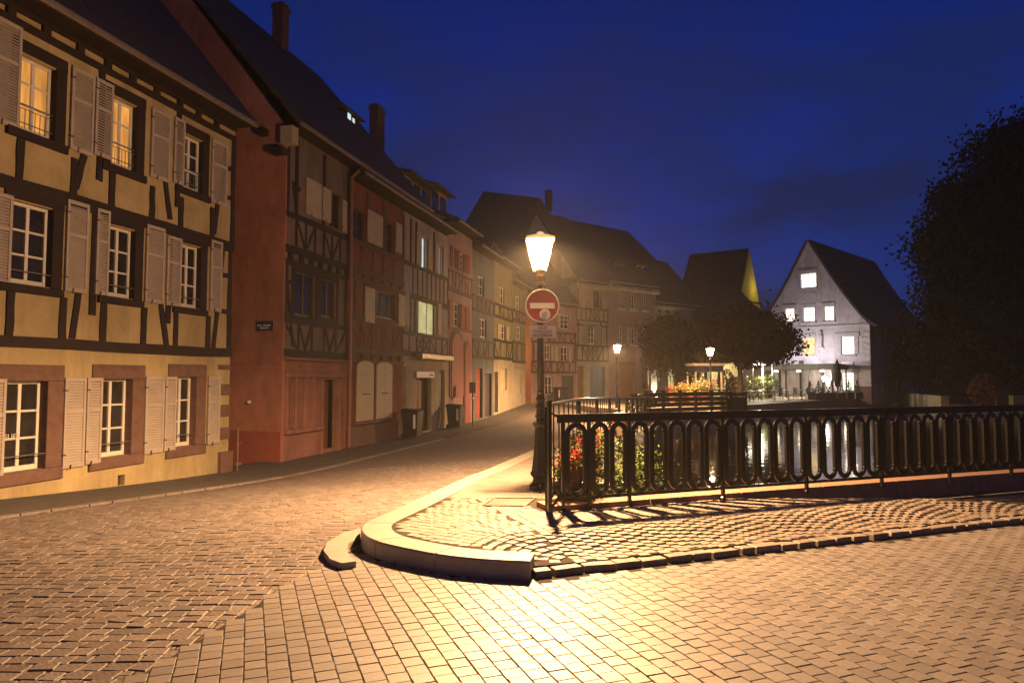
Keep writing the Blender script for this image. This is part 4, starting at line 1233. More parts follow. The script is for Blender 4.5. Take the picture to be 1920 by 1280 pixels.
# ================================================================== red corner house with shop
F2 = Frame(-5.95, 17.7, FA)
zb2 = -.55
h = House("half_timbered_house", "red gabled corner house with a pink shop front and dark upper windows", F2, zb2)
U = h.U; ue = U(650)
ze = h.F.pt(565, 268)[1] + .15
r = h.R(551, 592, 507, 591); h.win(r, 2, 1, fm=M_FRAMED, rec=.06); r1 = r
for r in (r1, h.R(601, 631, 520, 594)):
    if r is not r1: h.win(r, 2, 1, fm=M_FRAMED, rec=.06)
    for q in ((r[0] - .1, r[0], r[2], r[3]), (r[1], r[1] + .1, r[2], r[3]), (r[0] - .1, r[1] + .1, r[3], r[3] + .16), (r[0] - .1, r[1] + .1, r[2] - .14, r[2])): h.box("window_casing", M_TIMBER, q[0], q[1], -.035, .0, q[2], q[3], bev=.008)
r = h.R(619, 641, 357, 424); h.win(r, 2, 2, fm=M_FRAMED)
h.shut(h.R(573, 601, 332, 401), M_SHUTC, louvre=False); h.shut(h.R(604, 619, 350, 413), M_SHUTC, louvre=False); h.shut(h.R(641, 649, 374, 435), M_SHUTC, louvre=False)
zA = h.F.pt(548, 404)[1]; zB = h.F.pt(548, 468)[1]; zC = h.F.pt(545, 482)[1]; zD = h.F.pt(545, 600)[1]; zE = h.F.pt(540, 655)[1]; zF = h.F.pt(540, 668)[1]
L_ = lambda z, w=.16, m=None: h.beam(0, z, ue, z, w, m, th=.045)
L_(zA); L_(zB, .2); L_(zC - .14, .14); L_(zD, .15); L_((zE + zF) / 2, .2)
h.panel(.05, ue - .05, zB + .1, zA - .06, "I\\/I\\/I", .09)
h.panel(.05, ue - .05, (zE + zF) / 2 + .1, zD - .06, "\\VIV/", .11)
for k in range(7):
    u = .25 + (ue - .4) * k / 6; h.box("joist_end", M_TIMBER, u - .09, u + .09, -.07, 0, zC - .07, zB - .1, bev=.01)
for u in (.08, .42, (r1[1] + U(601)) / 2, ue - .15): h.beam(u, zD, u, zC - .2, .13)
for u in (.08, .5, U(602), ue - .08): h.beam(u, zA, u, ze - .1, .13)
h.pbeam(548, 352, 562, 356, .12); h.pbeam(537, 528, 549, 530, .12); h.pbeam(549, 340, 556, 398, .1); h.pbeam(538, 535, 549, 650, .1)
# shop front
sw = h.R(538, 602, 708, 807); sw = (sw[0], sw[1], sw[2], sw[3])
n = 4; w_ = (sw[1] - sw[0]) / n
for k in range(n): 
    h.win((sw[0] + w_ * k + .06, sw[0] + w_ * (k + 1) - .06, sw[2] + .05, sw[3] - .05), 1, 1, fm=M_ROSE, gm=M_GLASS, rec=.08)
    h.box("pilaster", M_ROSE, sw[0] + w_ * k - .06, sw[0] + w_ * k + .06, -.05, 0, sw[2] + .02, sw[3] - .0, bev=.012)
h.box("window_ledge", M_ROSE, sw[0] - .1, sw[1] + .02, -.12, 0, sw[2] - .1, sw[2] + .02, bev=.02)
h.box("fascia", M_ROSE, .1, ue - .12, -.09, 0, sw[3] + .0, sw[3] + .16, bev=.02)
h.box("cornice", M_ROSE, .0, ue - .02, -.16, 0, zF - .1, zF - .02, bev=.03)
dr = h.R(605, 633, 708, 832); dr = (dr[0], dr[1], zb2 + .12, dr[3] - .05); h.door(dr, M_DOORB, rec=.3, panels=1)
h.box("door_jamb", M_ROSE, dr[0] - .12, dr[0] - .005, -.07, 0, zb2, dr[3] + .0, bev=.015); h.box("door_jamb", M_ROSE, dr[1] + .005, dr[1] + .12, -.07, 0, zb2, dr[3], bev=.015)
# shop lettering, too worn to read: script-like strokes
lb = MB(); x = U(560); zl = h.F.pt(560, 686)[1]; rd = random.Random(5)
while x < U(619):
    hh = rd.choice((.07, .07, .12)); lb.box(x, x + .028, -.012, -.004, zl - .04, zl - .04 + hh)
    lb.box(x + .03, x + .06, -.012, -.004, zl - .04 + rd.uniform(0, .05), zl - .015 + rd.uniform(0, .04)); x += .085 if rd.random() > .2 else .15
h.B(lb, "lettering", M_SHUTR)
h.wall(0, ue, -1.2, zF, M_ROSE, name="ground_floor_wall", depth=9.2); h.wall(.0, ue, zF, ze, M_DUSK, name="upper_wall", depth=9.2)
# the tall plain gable wall on the alley
g = MB(); zr = 14.1; dep = 9.2
g.add([(-.06, -.03, -1.2), (-.06, dep, -1.2), (-.06, dep, ze), (-.06, dep / 2, zr), (-.06, -.03, ze), (.06, -.03, -1.2), (.06, dep, -1.2), (.06, dep, ze), (.06, dep / 2, zr), (.06, -.03, ze)],
      [(0, 4, 3, 2, 1), (5, 6, 7, 8, 9), (0, 5, 9, 4), (4, 9, 8, 3), (3, 8, 7, 2)])
h.B(g, "gable_wall", M_REDWALL)
g = MB(); g.box(-.075, -.061, -.02, 8, -1.2, .25); h.B(g, "plinth", mat("dark_red_plinth", (.22, .06, .04), rough=.9, var=.15, bump=.3), label="darker red painted plinth")
g = MB(); g.box(-.1, -.061, -.02, 2.0, zF - .18, zF - .08); h.B(g, "string_course", M_REDWALL)
for q in ((523, 268), (540, 292)):
    t_ = 0; 
for q in ((-.3, -.06, .5, .72, ze - .2, ze - .02), (-.34, -.06, -.1, .3, ze - .75, ze - .6)):
    bx = MB(); bx.box(*q); h.B(bx, "eave_bracket", M_TIMBER)
fx = MB(); fx.lathe([(.0, -.04), (.05, -.03), (.05, .03), (0, .04)], 8, (-.1, .9, 1.0)); h.B(fx, "wall_fitting", M_FRAME)
cb = MB(); cb.box(-.3, .0, -.35, .0, ze - .5, ze - .05); h.B(cb, "corner_corbel", M_CREAM)
h.roof(0, ue + 6, ze, zr, dep, over=.45, side=.12)
h.chimney(521, 544, 3, 80, 4.4)
# drainpipe between the houses
b = MB(); b.tube([(ue, -.1, -.5), (ue, -.1, ze - .3), (ue, -.35, ze - .1)], .055, 8); h.B(b, "drainpipe", M_PIPE)
# name plate on the gable wall (blank: its words cannot be read)
def on_gable(px, py):   # local y,z on the wall x = -.06
    d = ray(px, py); c = Vector((0, 0, CAM_H)); o = F2.w(-.06, 0)
    t = (o - c).dot(F2.x) / d.dot(F2.x); p = c + d * t
    return (p - F2.o).dot(F2.y), p.z
ya_, zt_ = on_gable(481, 602); yb_, zb__ = on_gable(514, 620)
pp = F2.w(-.075, (ya_ + yb_) / 2)
npz = (zt_ + zb__) / 2
np_ = empty("street_name_plate", (pp.x, pp.y, npz), FA - math.pi / 2, "small dark blue enamel street name plate on the red gable wall", "sign")
hw = abs(ya_ - yb_) / 2; hh = abs(zt_ - zb__) / 2
b = MB(); b.bbox(-hw, hw, -.015, .01, -hh, hh, .006); b.build("plate", mat("blue_enamel", (.02, .02, .09), rough=.25, var=.1, bump=0, coat=.3), np_)
b = MB()
for k in range(9):
    if k in (3,): continue
    b.box(-hw * .8 + k * hw * .17, -hw * .8 + k * hw * .17 + hw * .1, -.018, -.0155, -.01, .035)
for k in range(6): b.box(-hw * .5 + k * hw * .17, -hw * .5 + k * hw * .17 + hw * .1, -.018, -.0155, -.075, -.035)
b.build("lettering", M_SWHITE, np_)

# ================================================================== red house with cream shutters
h = House("half_timbered_house", "brick red half-timbered house with two arched cream shuttered ground floor windows", F2, -.55)
u0_, u1_ = ue, h.U(755)
ze3 = h.F.pt(690, 366)[1] + .2
zA = h.F.pt(690, 462)[1]; zB = h.F.pt(690, 512)[1]; zC = h.F.pt(690, 600)[1]; zD = h.F.pt(690, 658)[1]; zE = h.F.pt(690, 674)[1]
r = h.R(661, 686, 388, 454); h.win(r, 2, 2, fm=M_FRAMED); r = h.R(717, 740, 410, 470); h.win(r, 2, 2, fm=M_FRAMED)
h.shut(h.R(688, 716, 392, 453), M_SHUTC, louvre=False); h.shut(h.R(741, 752, 416, 472), M_SHUTC, louvre=False)
r = h.R(703, 745, 541, 594); h.win(r, 3, 1, fm=M_FRAMED, rec=.08)
h.shut(h.R(683, 701, 537, 603), M_SHUTC, louvre=False); h.shut(h.R(746, 758, 551, 611), M_SHUTC, louvre=False)
for z, w in ((zA, .15), (zB, .2), (zB - .3, .12), (zC, .14), (zD, .2), (zE - .06, .12)): h.beam(u0_, z, u1_, z, w, M_TIMBERB, th=.045)
h.panel(u0_ + .05, u1_ - .05, zB + .1, zA - .07, "I\\I/I", .1, M_TIMBERB); h.panel(u0_ + .05, u1_ - .05, zD + .1, zC - .07, "\\VI\\/", .1, M_TIMBERB)
for px in (686, 716, 754): h.beam(h.U(px), zA, h.U(px), ze3 - .15, .12, M_TIMBERB)
for px in (664, 681, 745): h.beam(h.U(px), zC, h.U(px), zB - .35, .12, M_TIMBERB)
for k in range(6):
    u = u0_ + .3 + (u1_ - u0_ - .6) * k / 5; h.box("joist_end", M_TIMBERB, u - .1, u + .1, -.07, 0, zB - .25, zB - .1, bev=.01); h.box("joist_end", M_TIMBERB, u - .1, u + .1, -.065, 0, zE, zD - .1, bev=.01)
for (a, c, t, b_) in ((667, 698, 678, 790), (704, 733, 680, 785)):
    q = h.R(a, c, t + 4, b_); n = 8; rad = (q[1] - q[0]) / 2; cx = (q[0] + q[1]) / 2
    arc = [(q[0], q[2]), (q[1], q[2])] + [(cx + rad * math.cos(math.pi * k / n), q[3] - .05 + .16 * math.sin(math.pi * k / n)) for k in range(n + 1)]
    b = MB(); b.xprism([(cx + (x - cx) * 1.1, q[2] + (z - q[2]) * 1.03 - .05) for x, z in arc], -.03, .0); h.B(b, "window_surround", M_SAND)
    for sgn in (-1, 1):
        half = [(x, z) for x, z in arc if (x - cx) * sgn > -1e-6]
        half = [(max(min(x, cx + 9), cx - 9), z) for x, z in half]
        if sgn > 0: pl2 = [(cx + .008, q[2]), (q[1], q[2])] + [(x, z) for x, z in arc[2:] if x > cx + .001] + [(cx + .008, q[3] + .11)]
        else: pl2 = [(cx - .008, q[2]), (cx - .008, q[3] + .11)] + [(x, z) for x, z in arc[2:] if x < cx - .001] + [(q[0], q[2])]
        b = MB(); b.xprism(pl2, -.065, -.031); sh = h.B(b, "shutter", M_SHUTC)
        b = MB()
        for f in (.2, .82):
            z = q[2] + (q[3] - q[2]) * f; xa, xb = (cx + .03, q[1] - .02) if sgn > 0 else (q[0] + .02, cx - .03); b.box(xa, xb, -.075, -.0655, z - .02, z + .02)
        h.B(b, "hinge_strap", M_SHUTC, sh)
        b = MB(); z = q[2] + (q[3] - q[2]) * .47; b.box(cx + .03 * sgn - (.0 if sgn > 0 else .22), cx + .03 * sgn + (.22 if sgn > 0 else 0), -.085, -.0655, z - .02, z + .02); h.B(b, "latch_bar", M_FRAMED, sh)
    h.box("stone_sill", M_SAND, q[0] - .1, q[1] + .1, -.12, 0, q[2] - .12, q[2] - .01, bev=.02)
h.box("plinth", M_SAND, u0_ + .1, u1_ - .0, -.05, 0, -1.2, h.F.pt(660, 800)[1], bev=.02)
h.wall(u0_ + .002, u1_, -1.2, ze3, M_BRICKRED, depth=9.2)
# lit roof slits and dormer
h.chimney(701, 725, 194, 262, 3.6)
def slit(px0, px1, yt, yb, y, lit, name="roof_window"):
    a, zt = h.F.pt(px0, yt, y); c, _ = h.F.pt(px1, yt, y); z0 = h.F.pt(px0, yb, y)[1]
    b = MB(); b.box(a - .06, c + .06, y - .02, y + .5, z0 - .06, zt + .06); o = h.B(b, name, M_ROOF)
    b = MB(); b.box(a, c, y - .03, y - .021, z0, zt); h.B(b, "pane", lit, o)
rr = h.R(640, 672, 203, 262, 2.3); h.box("dormer", M_ROOFB, rr[0], rr[1], 2.3, 4.2, rr[2] - .3, rr[3])
b = MB(); b.add([(rr[0] - .2, 2.1, rr[3]), (rr[1] + .2, 2.1, rr[3]), (rr[1] + .2, 4.6, rr[3] + .7), (rr[0] - .2, 4.6, rr[3] + .7), (rr[0] - .2, 2.1, rr[3] + .1), (rr[1] + .2, 2.1, rr[3] + .1), (rr[1] + .2, 4.6, rr[3] + .8), (rr[0] - .2, 4.6, rr[3] + .8)], [(0, 1, 2, 3), (7, 6, 5, 4), (0, 4, 5, 1), (1, 5, 6, 2), (3, 7, 4, 0)]); h.B(b, "dormer_roof", M_ROOF)
slit(651, 657, 211, 237, 2.28, M_LITBLUE); slit(660, 664, 221, 247, 2.28, M_LITBLUE)
slit(502, 507, 155, 190, 2.6, mat("skylight_pale", (.4, .42, .5), rough=.2, bump=0, var=.05))
h.roof(u0_ + 6.2, u1_ + .05, ze3 + .3, 12.6, 9.2, over=.4) if False else None
h.roof(ue + .12, u1_ + .1, ze3 + .1, 12.9, 9.2, over=.5, side=.0, wall_m=M_BRICKRED)

# ================================================================== cream house with lit windows
h = House("half_timbered_house", "narrow cream half-timbered house with an open lit window over a small shop sign", F2, -.55)
u0_, u1_ = h.U(755) + .003, h.U(839)
ze4 = h.F.pt(800, 425)[1] + .1
zA = h.F.pt(780, 500)[1]; zB = h.F.pt(780, 558)[1]; zC = h.F.pt(790, 629)[1]; zD = h.F.pt(790, 664)[1]
r = h.R(790, 800, 441, 502); h.win(r, 1, 1, gm=M_LITBLUE, fm=M_FRAME); r = h.R(822, 829, 460, 514); h.win(r, 1, 1, gm=M_LITBLUE, fm=M_FRAME)
for q in ((780, 789, 434, 495), (802, 808, 448, 505), (815, 821, 455, 510), (830, 837, 463, 517)): h.shut(h.R(*q), M_SHUTC, louvre=False)
r = h.R(785, 819, 554, 626); h.win(r, 2, 1, gm=M_LITGREEN, fm=M_FRAME, rec=.05)  # right-hand pane stands for a lit shutter leaf, given its own glow
h.shut(h.R(820, 826, 568, 627), M_SHUTC, louvre=False); h.shut(h.R(757, 766, 545, 611), M_SHUTG, louvre=False)
for z, w in ((zA, .14), (zB, .2), (zC, .14), (zD, .2)): h.beam(u0_, z, u1_, z, w, M_TIMBER, th=.045)
h.panel(u0_ + .9, u1_ - .05, zB + .1, zA - .07, "IIIIIIII", .09, M_TIMBER); h.panel(u0_ + .6, u1_ - .05, zD + .1, zC - .07, "IXX\\I/", .09, M_TIMBER)
for px in (768, 777, 812): h.beam(h.U(px), zC, h.U(px), zB - .1, .12); 
for px in (768, 778, 812): h.beam(h.U(px), zA, h.U(px), ze4 - .15, .12)
q = h.R(745, 761, 686, 814); q = (u0_ + .02, h.U(762), -.5, q[3]); h.door(q, M_DOORD, panels=1)
q = h.R(780, 809, 709, 799); q = (q[0], q[1], -.5, q[3]); h.door(q, M_DOORB, panels=2, rec=.3)
q = h.R(822, 834, 693, 792); q = (q[0], q[1], -.5, q[3]); h.door(q, M_DOORD, panels=1)
q = h.R(778, 811, 696, 708); sgn_ = h.box("shop_sign", M_SWHITE, q[0], q[1], -.09, -.04, q[2], q[3], bev=.01)
lb = MB(); x = q[0] + .12
while x < q[1] - .9: lb.box(x, x + .07, -.094, -.0905, q[2] + .12, q[3] - .12); x += .12
lb.box(q[1] - .6, q[1] - .55, -.094, -.0905, q[2] + .06, q[3] - .06); lb.box(q[1] - .48, q[1] - .2, -.094, -.0905, q[2] + .08, q[2] + .14); lb.box(q[1] - .48, q[1] - .2, -.094, -.0905, q[3] - .16, q[3] - .1)
h.B(lb, "lettering", M_INK, sgn_)
q = h.R(777, 839, 665, 671); h.box("awning_cassette", M_ZINC, q[0], u1_, -.32, -.05, q[2] - .05, q[3] + .1, bev=.05)
h.wall(u0_, u1_, -1.2, zD - .1, M_CREAM, name="ground_floor_wall", depth=9.2); h.wall(u0_, u1_, zD - .1, ze4, M_OFFWHITE, name="upper_wall", depth=9.2)
h.roof(u0_ + .1, u1_, ze4 + .1, 11.4, 9.2, m=M_ROOFB, over=.5, side=.0, wall_m=M_CREAM)
q = h.R(756, 802, 322, 398, 1.0); h.dormer((q[0], q[1], q[2], q[3]), 1.0, 0, M_DUSK, M_ROOFB, cols=3, deep=2.4, shed=True)
q = h.R(806, 838, 345, 410, 1.0); h.dormer((q[0], q[1], q[2], q[3]), 1.0, 0, M_ROSE, M_ROOFB, cols=2, deep=2.4, shed=True)

# ================================================================== pink house, red shutters
h = House("plaster_house", "slim pink house with dark red shutters and a tall red arched doorway", F2, -.52)
u0_, u1_ = h.U(839) + .003, h.U(885)
ze5 = h.F.pt(860, 437)[1] + .1
zA = h.F.pt(860, 516)[1]; zB = h.F.pt(860, 548)[1]; zC = h.F.pt(860, 625)[1]
for q in ((848, 856, 463, 500), (862, 871, 472, 508)): h.win(h.R(*q), 2, 3, single=True)
for q in ((844, 848, 460, 500), (857, 861, 469, 507), (872, 880, 477, 512)): h.shut(h.R(*q), M_SHUTR, louvre=False)
q = h.R(849, 862, 566, 612); h.win(q, 2, 3, single=True)
for q in ((841, 848, 560, 614), (863, 869, 570, 615), (871, 879, 575, 617)): h.shut(h.R(*q), M_SHUTR, louvre=False)
h.panel(u0_ + .1, u1_ - .2, zB + .1, zA, "I\\I/I\\I", .1, M_TIMBERB)
for z, w in ((zA + .05, .14), (zB, .2), (zC + .2, .12)): h.beam(u0_, z, u1_, z, w, M_TIMBERB if z > zC + .5 else M_SAND, th=.04)
for a, c, t, b_, nm in ((845, 866, 655, 744, "arched_shutter"), (870, 880, 662, 785, "arched_door")):
    q = h.R(a, c, t, b_); z0 = q[2] if nm == "arched_shutter" else -.5; cx = (q[0] + q[1]) / 2; rad = (q[1] - q[0]) / 2; n = 10
    arc = [(q[0], z0), (q[1], z0)] + [(cx + rad * math.cos(math.pi * k / n), q[3] + rad * math.sin(math.pi * k / n)) for k in range(n + 1)]
    b = MB(); b.xprism([(cx + (x - cx) * 1.25, z0 + (z - z0) * 1.05) for x, z in arc], -.04, 0); h.B(b, "arch_surround", M_SAND)
    b = MB(); b.xprism(arc, -.07, -.041); h.B(b, nm, M_SHUTR)
h.wall(u0_, u1_, -1.2, ze5, M_PINK_W, depth=9.2)
h.roof(u0_, u1_, ze5 + .1, 10.6, 9.2, m=M_ROOFB, over=.5, side=.0, wall_m=M_PINK_W)

# ================================================================== three narrow houses further down
def row_house(label, pxa, pxb, yeave, wallm, lowm, pat, rows, gnd, ridge, tim=M_TIMBER, zb=-.45):
    h = House("half_timbered_house", label, F2, zb)
    u0_, u1_ = h.U(pxa) + .003, h.U(pxb); mid_ = (pxa + pxb) / 2
    ze_ = h.F.pt(mid_, yeave)[1]
    for (a, c, t, b_, gm, sh) in rows:
        q = h.R(a, c, t, b_); h.win(q, 2, 2, gm=gm, single=True)
        if sh:
            w = (q[1] - q[0]) * .55; h.shut((q[0] - w - .03, q[0] - .03, q[2], q[3]), sh, louvre=False); h.shut((q[1] + .03, q[1] + w + .03, q[2], q[3]), sh, louvre=False)
    for (t, b_, p) in pat:
        za, zb_ = h.F.pt(mid_, t)[1], h.F.pt(mid_, b_)[1]; h.panel(u0_ + .08, u1_ - .08, zb_, za, p, .1, tim); h.beam(u0_, za, u1_, za, .15, tim, th=.04); h.beam(u0_, zb_, u1_, zb_, .17, tim, th=.045)
    for (a, c, t, b_, m_) in gnd:
        q = h.R(a, c, t, b_); q = (max(q[0], u0_ + .05), min(q[1], u1_ - .05), zb + .05 if b_ > 750 else q[2], q[3]); h.door(q, m_, panels=1)
    zs_ = h.F.pt(mid_, pat[-1][1])[1]
    h.wall(u0_, u1_, -1.2, zs_, lowm, name="ground_floor_wall", depth=9); h.wall(u0_, u1_, zs_, ze_, wallm, name="upper_wall", depth=9)
    h.roof(u0_, u1_, ze_ + .1, ridge, 9, m=M_ROOFB, over=.5, side=0, wall_m=wallm)
    return h
row_house("blue grey half-timbered house beyond the pink house", 885, 926, 478, M_BLUEGREY, M_BLUEGREY, ((560, 585, "I/I\\I"), (640, 670, "\\I/I")),
          ((896, 908, 515, 552, M_GLASS, None), (900, 912, 596, 632, M_GLASS, None)), ((891, 905, 690, 768, M_SHUTR), (910, 922, 700, 768, M_DOORD)), 10.4, M_TIMBERB)
row_house("ochre half-timbered house with one pale shutter, second past the pink house", 926, 961, 498, M_OLIVE, M_CREAM, ((575, 597, "I\\I/"), (640, 672, "VIV")),
          ((936, 946, 535, 568, M_GLASS, None), (938, 948, 608, 636, M_GLASS, M_SHUTC)), ((927, 934, 697, 765, M_DOORD), (939, 951, 690, 732, M_SHUTC)), 10.2, zb=-.3)
row_house("last ochre half-timbered house before the street bends", 961, 985, 540, M_OLIVE, M_CREAM, ((585, 603, "I\\/I"), (643, 678, "XIX")),
          ((967, 975, 552, 580, M_GLASS, None), (968, 977, 610, 636, M_GLASS, None)), ((967, 979, 690, 738, M_SHUTC),), 9.6, M_TIMBERB, zb=-.2)

# ================================================================== houses past the bend
F9 = Frame(4.69, 50, R_(38))
h = House("half_timbered_house", "pinkish half-timbered house at the bend with a glowing orange side wall", F9, 0)
u0_, u1_ = h.U(997), h.U(1081)
ze9 = h.F.pt(1060, 575)[1]
zA = h.F.pt(1040, 624)[1]; zB = h.F.pt(1040, 642)[1]; zC = h.F.pt(1040, 678)[1]; zD = h.F.pt(1040, 698)[1]
for q in ((1051, 1067, 590, 617),): h.win(h.R(*q), 2, 3, single=True); h.shut(h.R(1045, 1050, 588, 617), M_SHUTC, louvre=False)
for q in ((1022, 1032, 646, 675), (1052, 1065, 650, 678)): h.win(h.R(*q), 2, 2, single=True)
for q in ((1033, 1037, 646, 676), (1039, 1046, 648, 677), (1066, 1070, 651, 679)): h.shut(h.R(*q), M_SHUTC, louvre=False)
h.panel(u0_, u1_ - .1, zB, zA, "I\\I/I\\I/", .1, M_TIMBERB); h.panel(u0_, u1_ - .1, zD, zC, "\\IVI/II", .1, M_TIMBERB)
for z in (zA, zB, zC, zD): h.beam(u0_, z, u1_, z, .14, M_TIMBERB, th=.045)
for px in (1000, 1018, 1036, 1078): h.beam(h.U(px), zC, h.U(px), zB, .13, M_TIMBERB)
q = h.R(1022, 1036, 705, 740); h.win(q, 2, 2, single=True)
q = h.R(1053, 1076, 704, 750); h.door((q[0], q[1], .06, q[3]), M_DOORD, panels=2)
h.wall(u0_, u1_, -.6, ze9, M_PINK_W, depth=9)
h.box("side_wall", mat("orange_render", (.50, .22, .10), rough=.9, var=.15, bump=.3), u0_ - .05, u0_ - .002, .0, 9, -.6, ze9)
h.roof(u0_, u1_, ze9 + .1, ze9 + 5.2, 9, m=M_ROOFB, over=.35, side=.0, wall_m=M_PINK_W)
# wall lantern, here assumed: added unseen round the corner to light the side wall
def wall_lantern(F, u, y, z, label, energy, col, off=.45, rz=0.0, size=.14):
    p = F.w(u, y, z)
    r = empty("wall_lantern", p, F.ang + rz, label, "lantern")
    b = MB(); b.box(-.04, .04, -.02, .0, -.1, .1); b.tube([(0, -.01, .05), (0, -off * .6, .12), (0, -off, .05)], .014, 5); b.build("bracket", M_IRON, r)
    b = MB(); b.lathe([(size * .55, -.45), (size, -.1), (size * 1.1, -.08), (.02, .04)], 6, (0, -off, 0)); b.build("lantern_glass", emit("lantern_glow_%02d" % (int(col[2] * 100)), col, 14, transp=.4), r)
    lamp_light("lantern_light", (0, -off, -.25), energy, col, .08, r)
    return r
wall_lantern(F9, u0_ - .08, 2.6, 3.6, "assumed small wall lantern, unseen round the corner, added to light the orange side wall", 1000, (1, .5, .2), rz=R_(-90))  # lantern assumed from the bright wall, added out of view

h = House("half_timbered_house", "cream half-timbered house with white cornice and slate double door", F9, 0)
u0_, u1_ = h.U(1081) + .003, h.U(1141)
ze10 = h.F.pt(1090, 532)[1]
zA = h.F.pt(1100, 579)[1]; zB = h.F.pt(1100, 601)[1]; zC = h.F.pt(1100, 648)[1]; zD = h.F.pt(1100, 676)[1]
h.win(h.R(1112, 1124, 544, 577), 2, 4, fm=M_FRAMED, single=True); h.shut(h.R(1097, 1110, 543, 576), M_SHUTC); h.shut(h.R(1129, 1137, 546, 578), M_SHUTC)
h.win(h.R(1103, 1115, 609, 645), 2, 3, single=True); h.shut(h.R(1093, 1102, 608, 645), M_SHUTG, louvre=False); h.shut(h.R(1116, 1126, 610, 646), M_SHUTG, louvre=False)
h.panel(u0_ + .05, u1_ - .05, zB, zA, "III\\XII", .1, M_TIMBERB); h.panel(u0_ + .05, u1_ - .05, zD, zC, "I\\XX/I", .1, M_TIMBERB)
for z in (zA, zB, zC, zD, zB - .35): h.beam(u0_, z, u1_, z, .13, M_TIMBERB, th=.045)
for px in (1084, 1127, 1138): h.beam(h.U(px), zC, h.U(px), zB, .13, M_TIMBERB); h.beam(h.U(px), zA, h.U(px), ze10 - .3, .13, M_TIMBERB)
q = h.R(1082, 1094, 686, 746); h.door((q[0], q[1], .06, q[3]), M_DOORB, panels=1); q = h.R(1106, 1134, 687, 748); h.door((q[0], q[1], .06, q[3]), M_DOORG, panels=2)
h.box("cornice", M_CREAM, u0_ - .1, u1_ + .05, -.3, 0, ze10 - .35, ze10 + .05, bev=.1)
h.wall(u0_, u1_, -.6, ze10, M_CREAM, depth=9)
h.roof(u0_, u1_, ze10 + .15, ze10 + 6.0, 9, m=M_ROOFB, over=.3, side=.0, wall_m=M_CREAM)

h = House("plaster_house", "pink plaster house with grey green shutters, pale cornice and orange brown door", F9, 0)
u0_, u1_ = h.U(1141) + .003, h.U(1230)
ze11 = h.F.pt(1160, 536)[1]
for k, (a, c) in enumerate(((1160, 1168), (1181, 1190), (1205, 1213))):
    q = h.R(a, c, 549 + k * 2, 577 + k * 2); h.win(q, 2, 3, single=True); w = (q[1] - q[0]) * .7
    h.shut((q[0] - w, q[0] - .03, q[2], q[3]), M_SHUTG, louvre=False); h.shut((q[1] + .03, q[1] + w, q[2], q[3]), M_SHUTG, louvre=False)
    h.box("stone_sill", M_SANDP, q[0] - .2, q[1] + .2, -.12, 0, q[2] - .16, q[2] - .02, bev=.02)
    q = h.R(a, c, 612 + k * 2, 644 + k); h.win(q, 2, 3, single=True); w = (q[1] - q[0]) * .7
    h.shut((q[0] - w, q[0] - .03, q[2], q[3]), M_SHUTG if k != 1 else M_SHUTC, louvre=False); h.shut((q[1] + .03, q[1] + w, q[2], q[3]), M_SHUTG, louvre=False)
    h.box("stone_sill", M_SANDP, q[0] - .2, q[1] + .2, -.12, 0, q[2] - .16, q[2] - .02, bev=.02)
q = h.R(1161, 1189, 685, 746); h.door((q[0], q[1], .06, q[3]), M_DOORO, panels=2); h.box("door_lintel", M_SAND, q[0] - .2, q[1] + .2, -.06, 0, q[3] + .01, q[3] + .3, bev=.02)
q = h.R(1203, 1214, 686, 730); h.win(q, 2, 3, single=True, fm=M_FRAMED)
h.box("cornice", M_OFFWHITE, u0_ - .0, u1_ + .3, -.35, 0, ze11 - .35, ze11 + .05, bev=.12)
h.box("pilaster", M_OFFWHITE, u1_ - .75, u1_ + .003, -.1, 0, -.2, h.F.pt(1220, 682)[1], bev=.02)
h.box("corner_strip", M_CREAM, u1_ - .25, u1_ + .004, -.03, 0, h.F.pt(1220, 681)[1], ze11 - .36)
h.wall(u0_, u1_, -.6, ze11, M_PINK_W, depth=9)
h.roof(u0_, u1_, ze11 + .15, ze11 + 5.2, 9, m=M_ROOFB, over=.3, side=.1, wall_m=M_PINK_W)
for (a, c, t, b_) in ((1151, 1173, 492, 518), (1193, 1214, 494, 520)):
    q = h.R(a, c, t, b_, 1.2); h.dormer(q, 1.2, 0, M_ROOFB, M_ROOFB, cols=2, deep=2)
pz_ = F9.w(u1_ - .38, -.35, .05)
up = empty("assumed_uplight", pz_, F9.ang, "assumed small ground floodlight, added to wash the white pilaster of the pink plaster house", "lamp")  # fixture assumed from the bright pilaster, not seen itself
b = MB(); b.lathe([(.09, 0), (.1, .06), (.085, .09)], 10); b.build("housing", M_IRON, up)
b = MB(); b.lathe([(.08, .091), (.078, .1)], 10); b.build("lens", emit("assumed_uplight_lens", (1, .9, .65), 20), up)
lamp_light("assumed_uplight_light", (0, 0, .16), 900, (1, .86, .55), .05, up, spot=R_(70), rot=(R_(180 - 8), 0, 0))

# small cream house behind the trees
F12 = Frame(*F9.w(F9.pt(1232, 700)[0] + .6, 1.2).xy, R_(38))
h = House("plaster_house", "low cream house half hidden behind the dark trees with a pale eave", F12, 0)
u0_, u1_ = 0, 7.0
ze12 = h.F.pt(1245, 572)[1]
for k in range(4):
    q = (u0_ + .6 + k * 1.65, u0_ + 1.5 + k * 1.65, .8, 2.6); h.win(q, 2, 3, single=True, gm=M_LITGREEN if k == 1 else M_GLASS)
    q = (u0_ + .6 + k * 1.65, u0_ + 1.5 + k * 1.65, 4.0, 5.5); h.win(q, 2, 3, single=True)
h.box("cornice", M_OFFWHITE, u0_ - .2, u1_, -.3, 0, ze12 - .3, ze12, bev=.1)
h.wall(u0_, u1_, -.5, ze12, M_CREAM, depth=8)
h.roof(u0_, u1_, ze12 + .1, ze12 + 4.6, 8, m=M_ROOF, over=.3, side=.1, wall_m=M_CREAM)
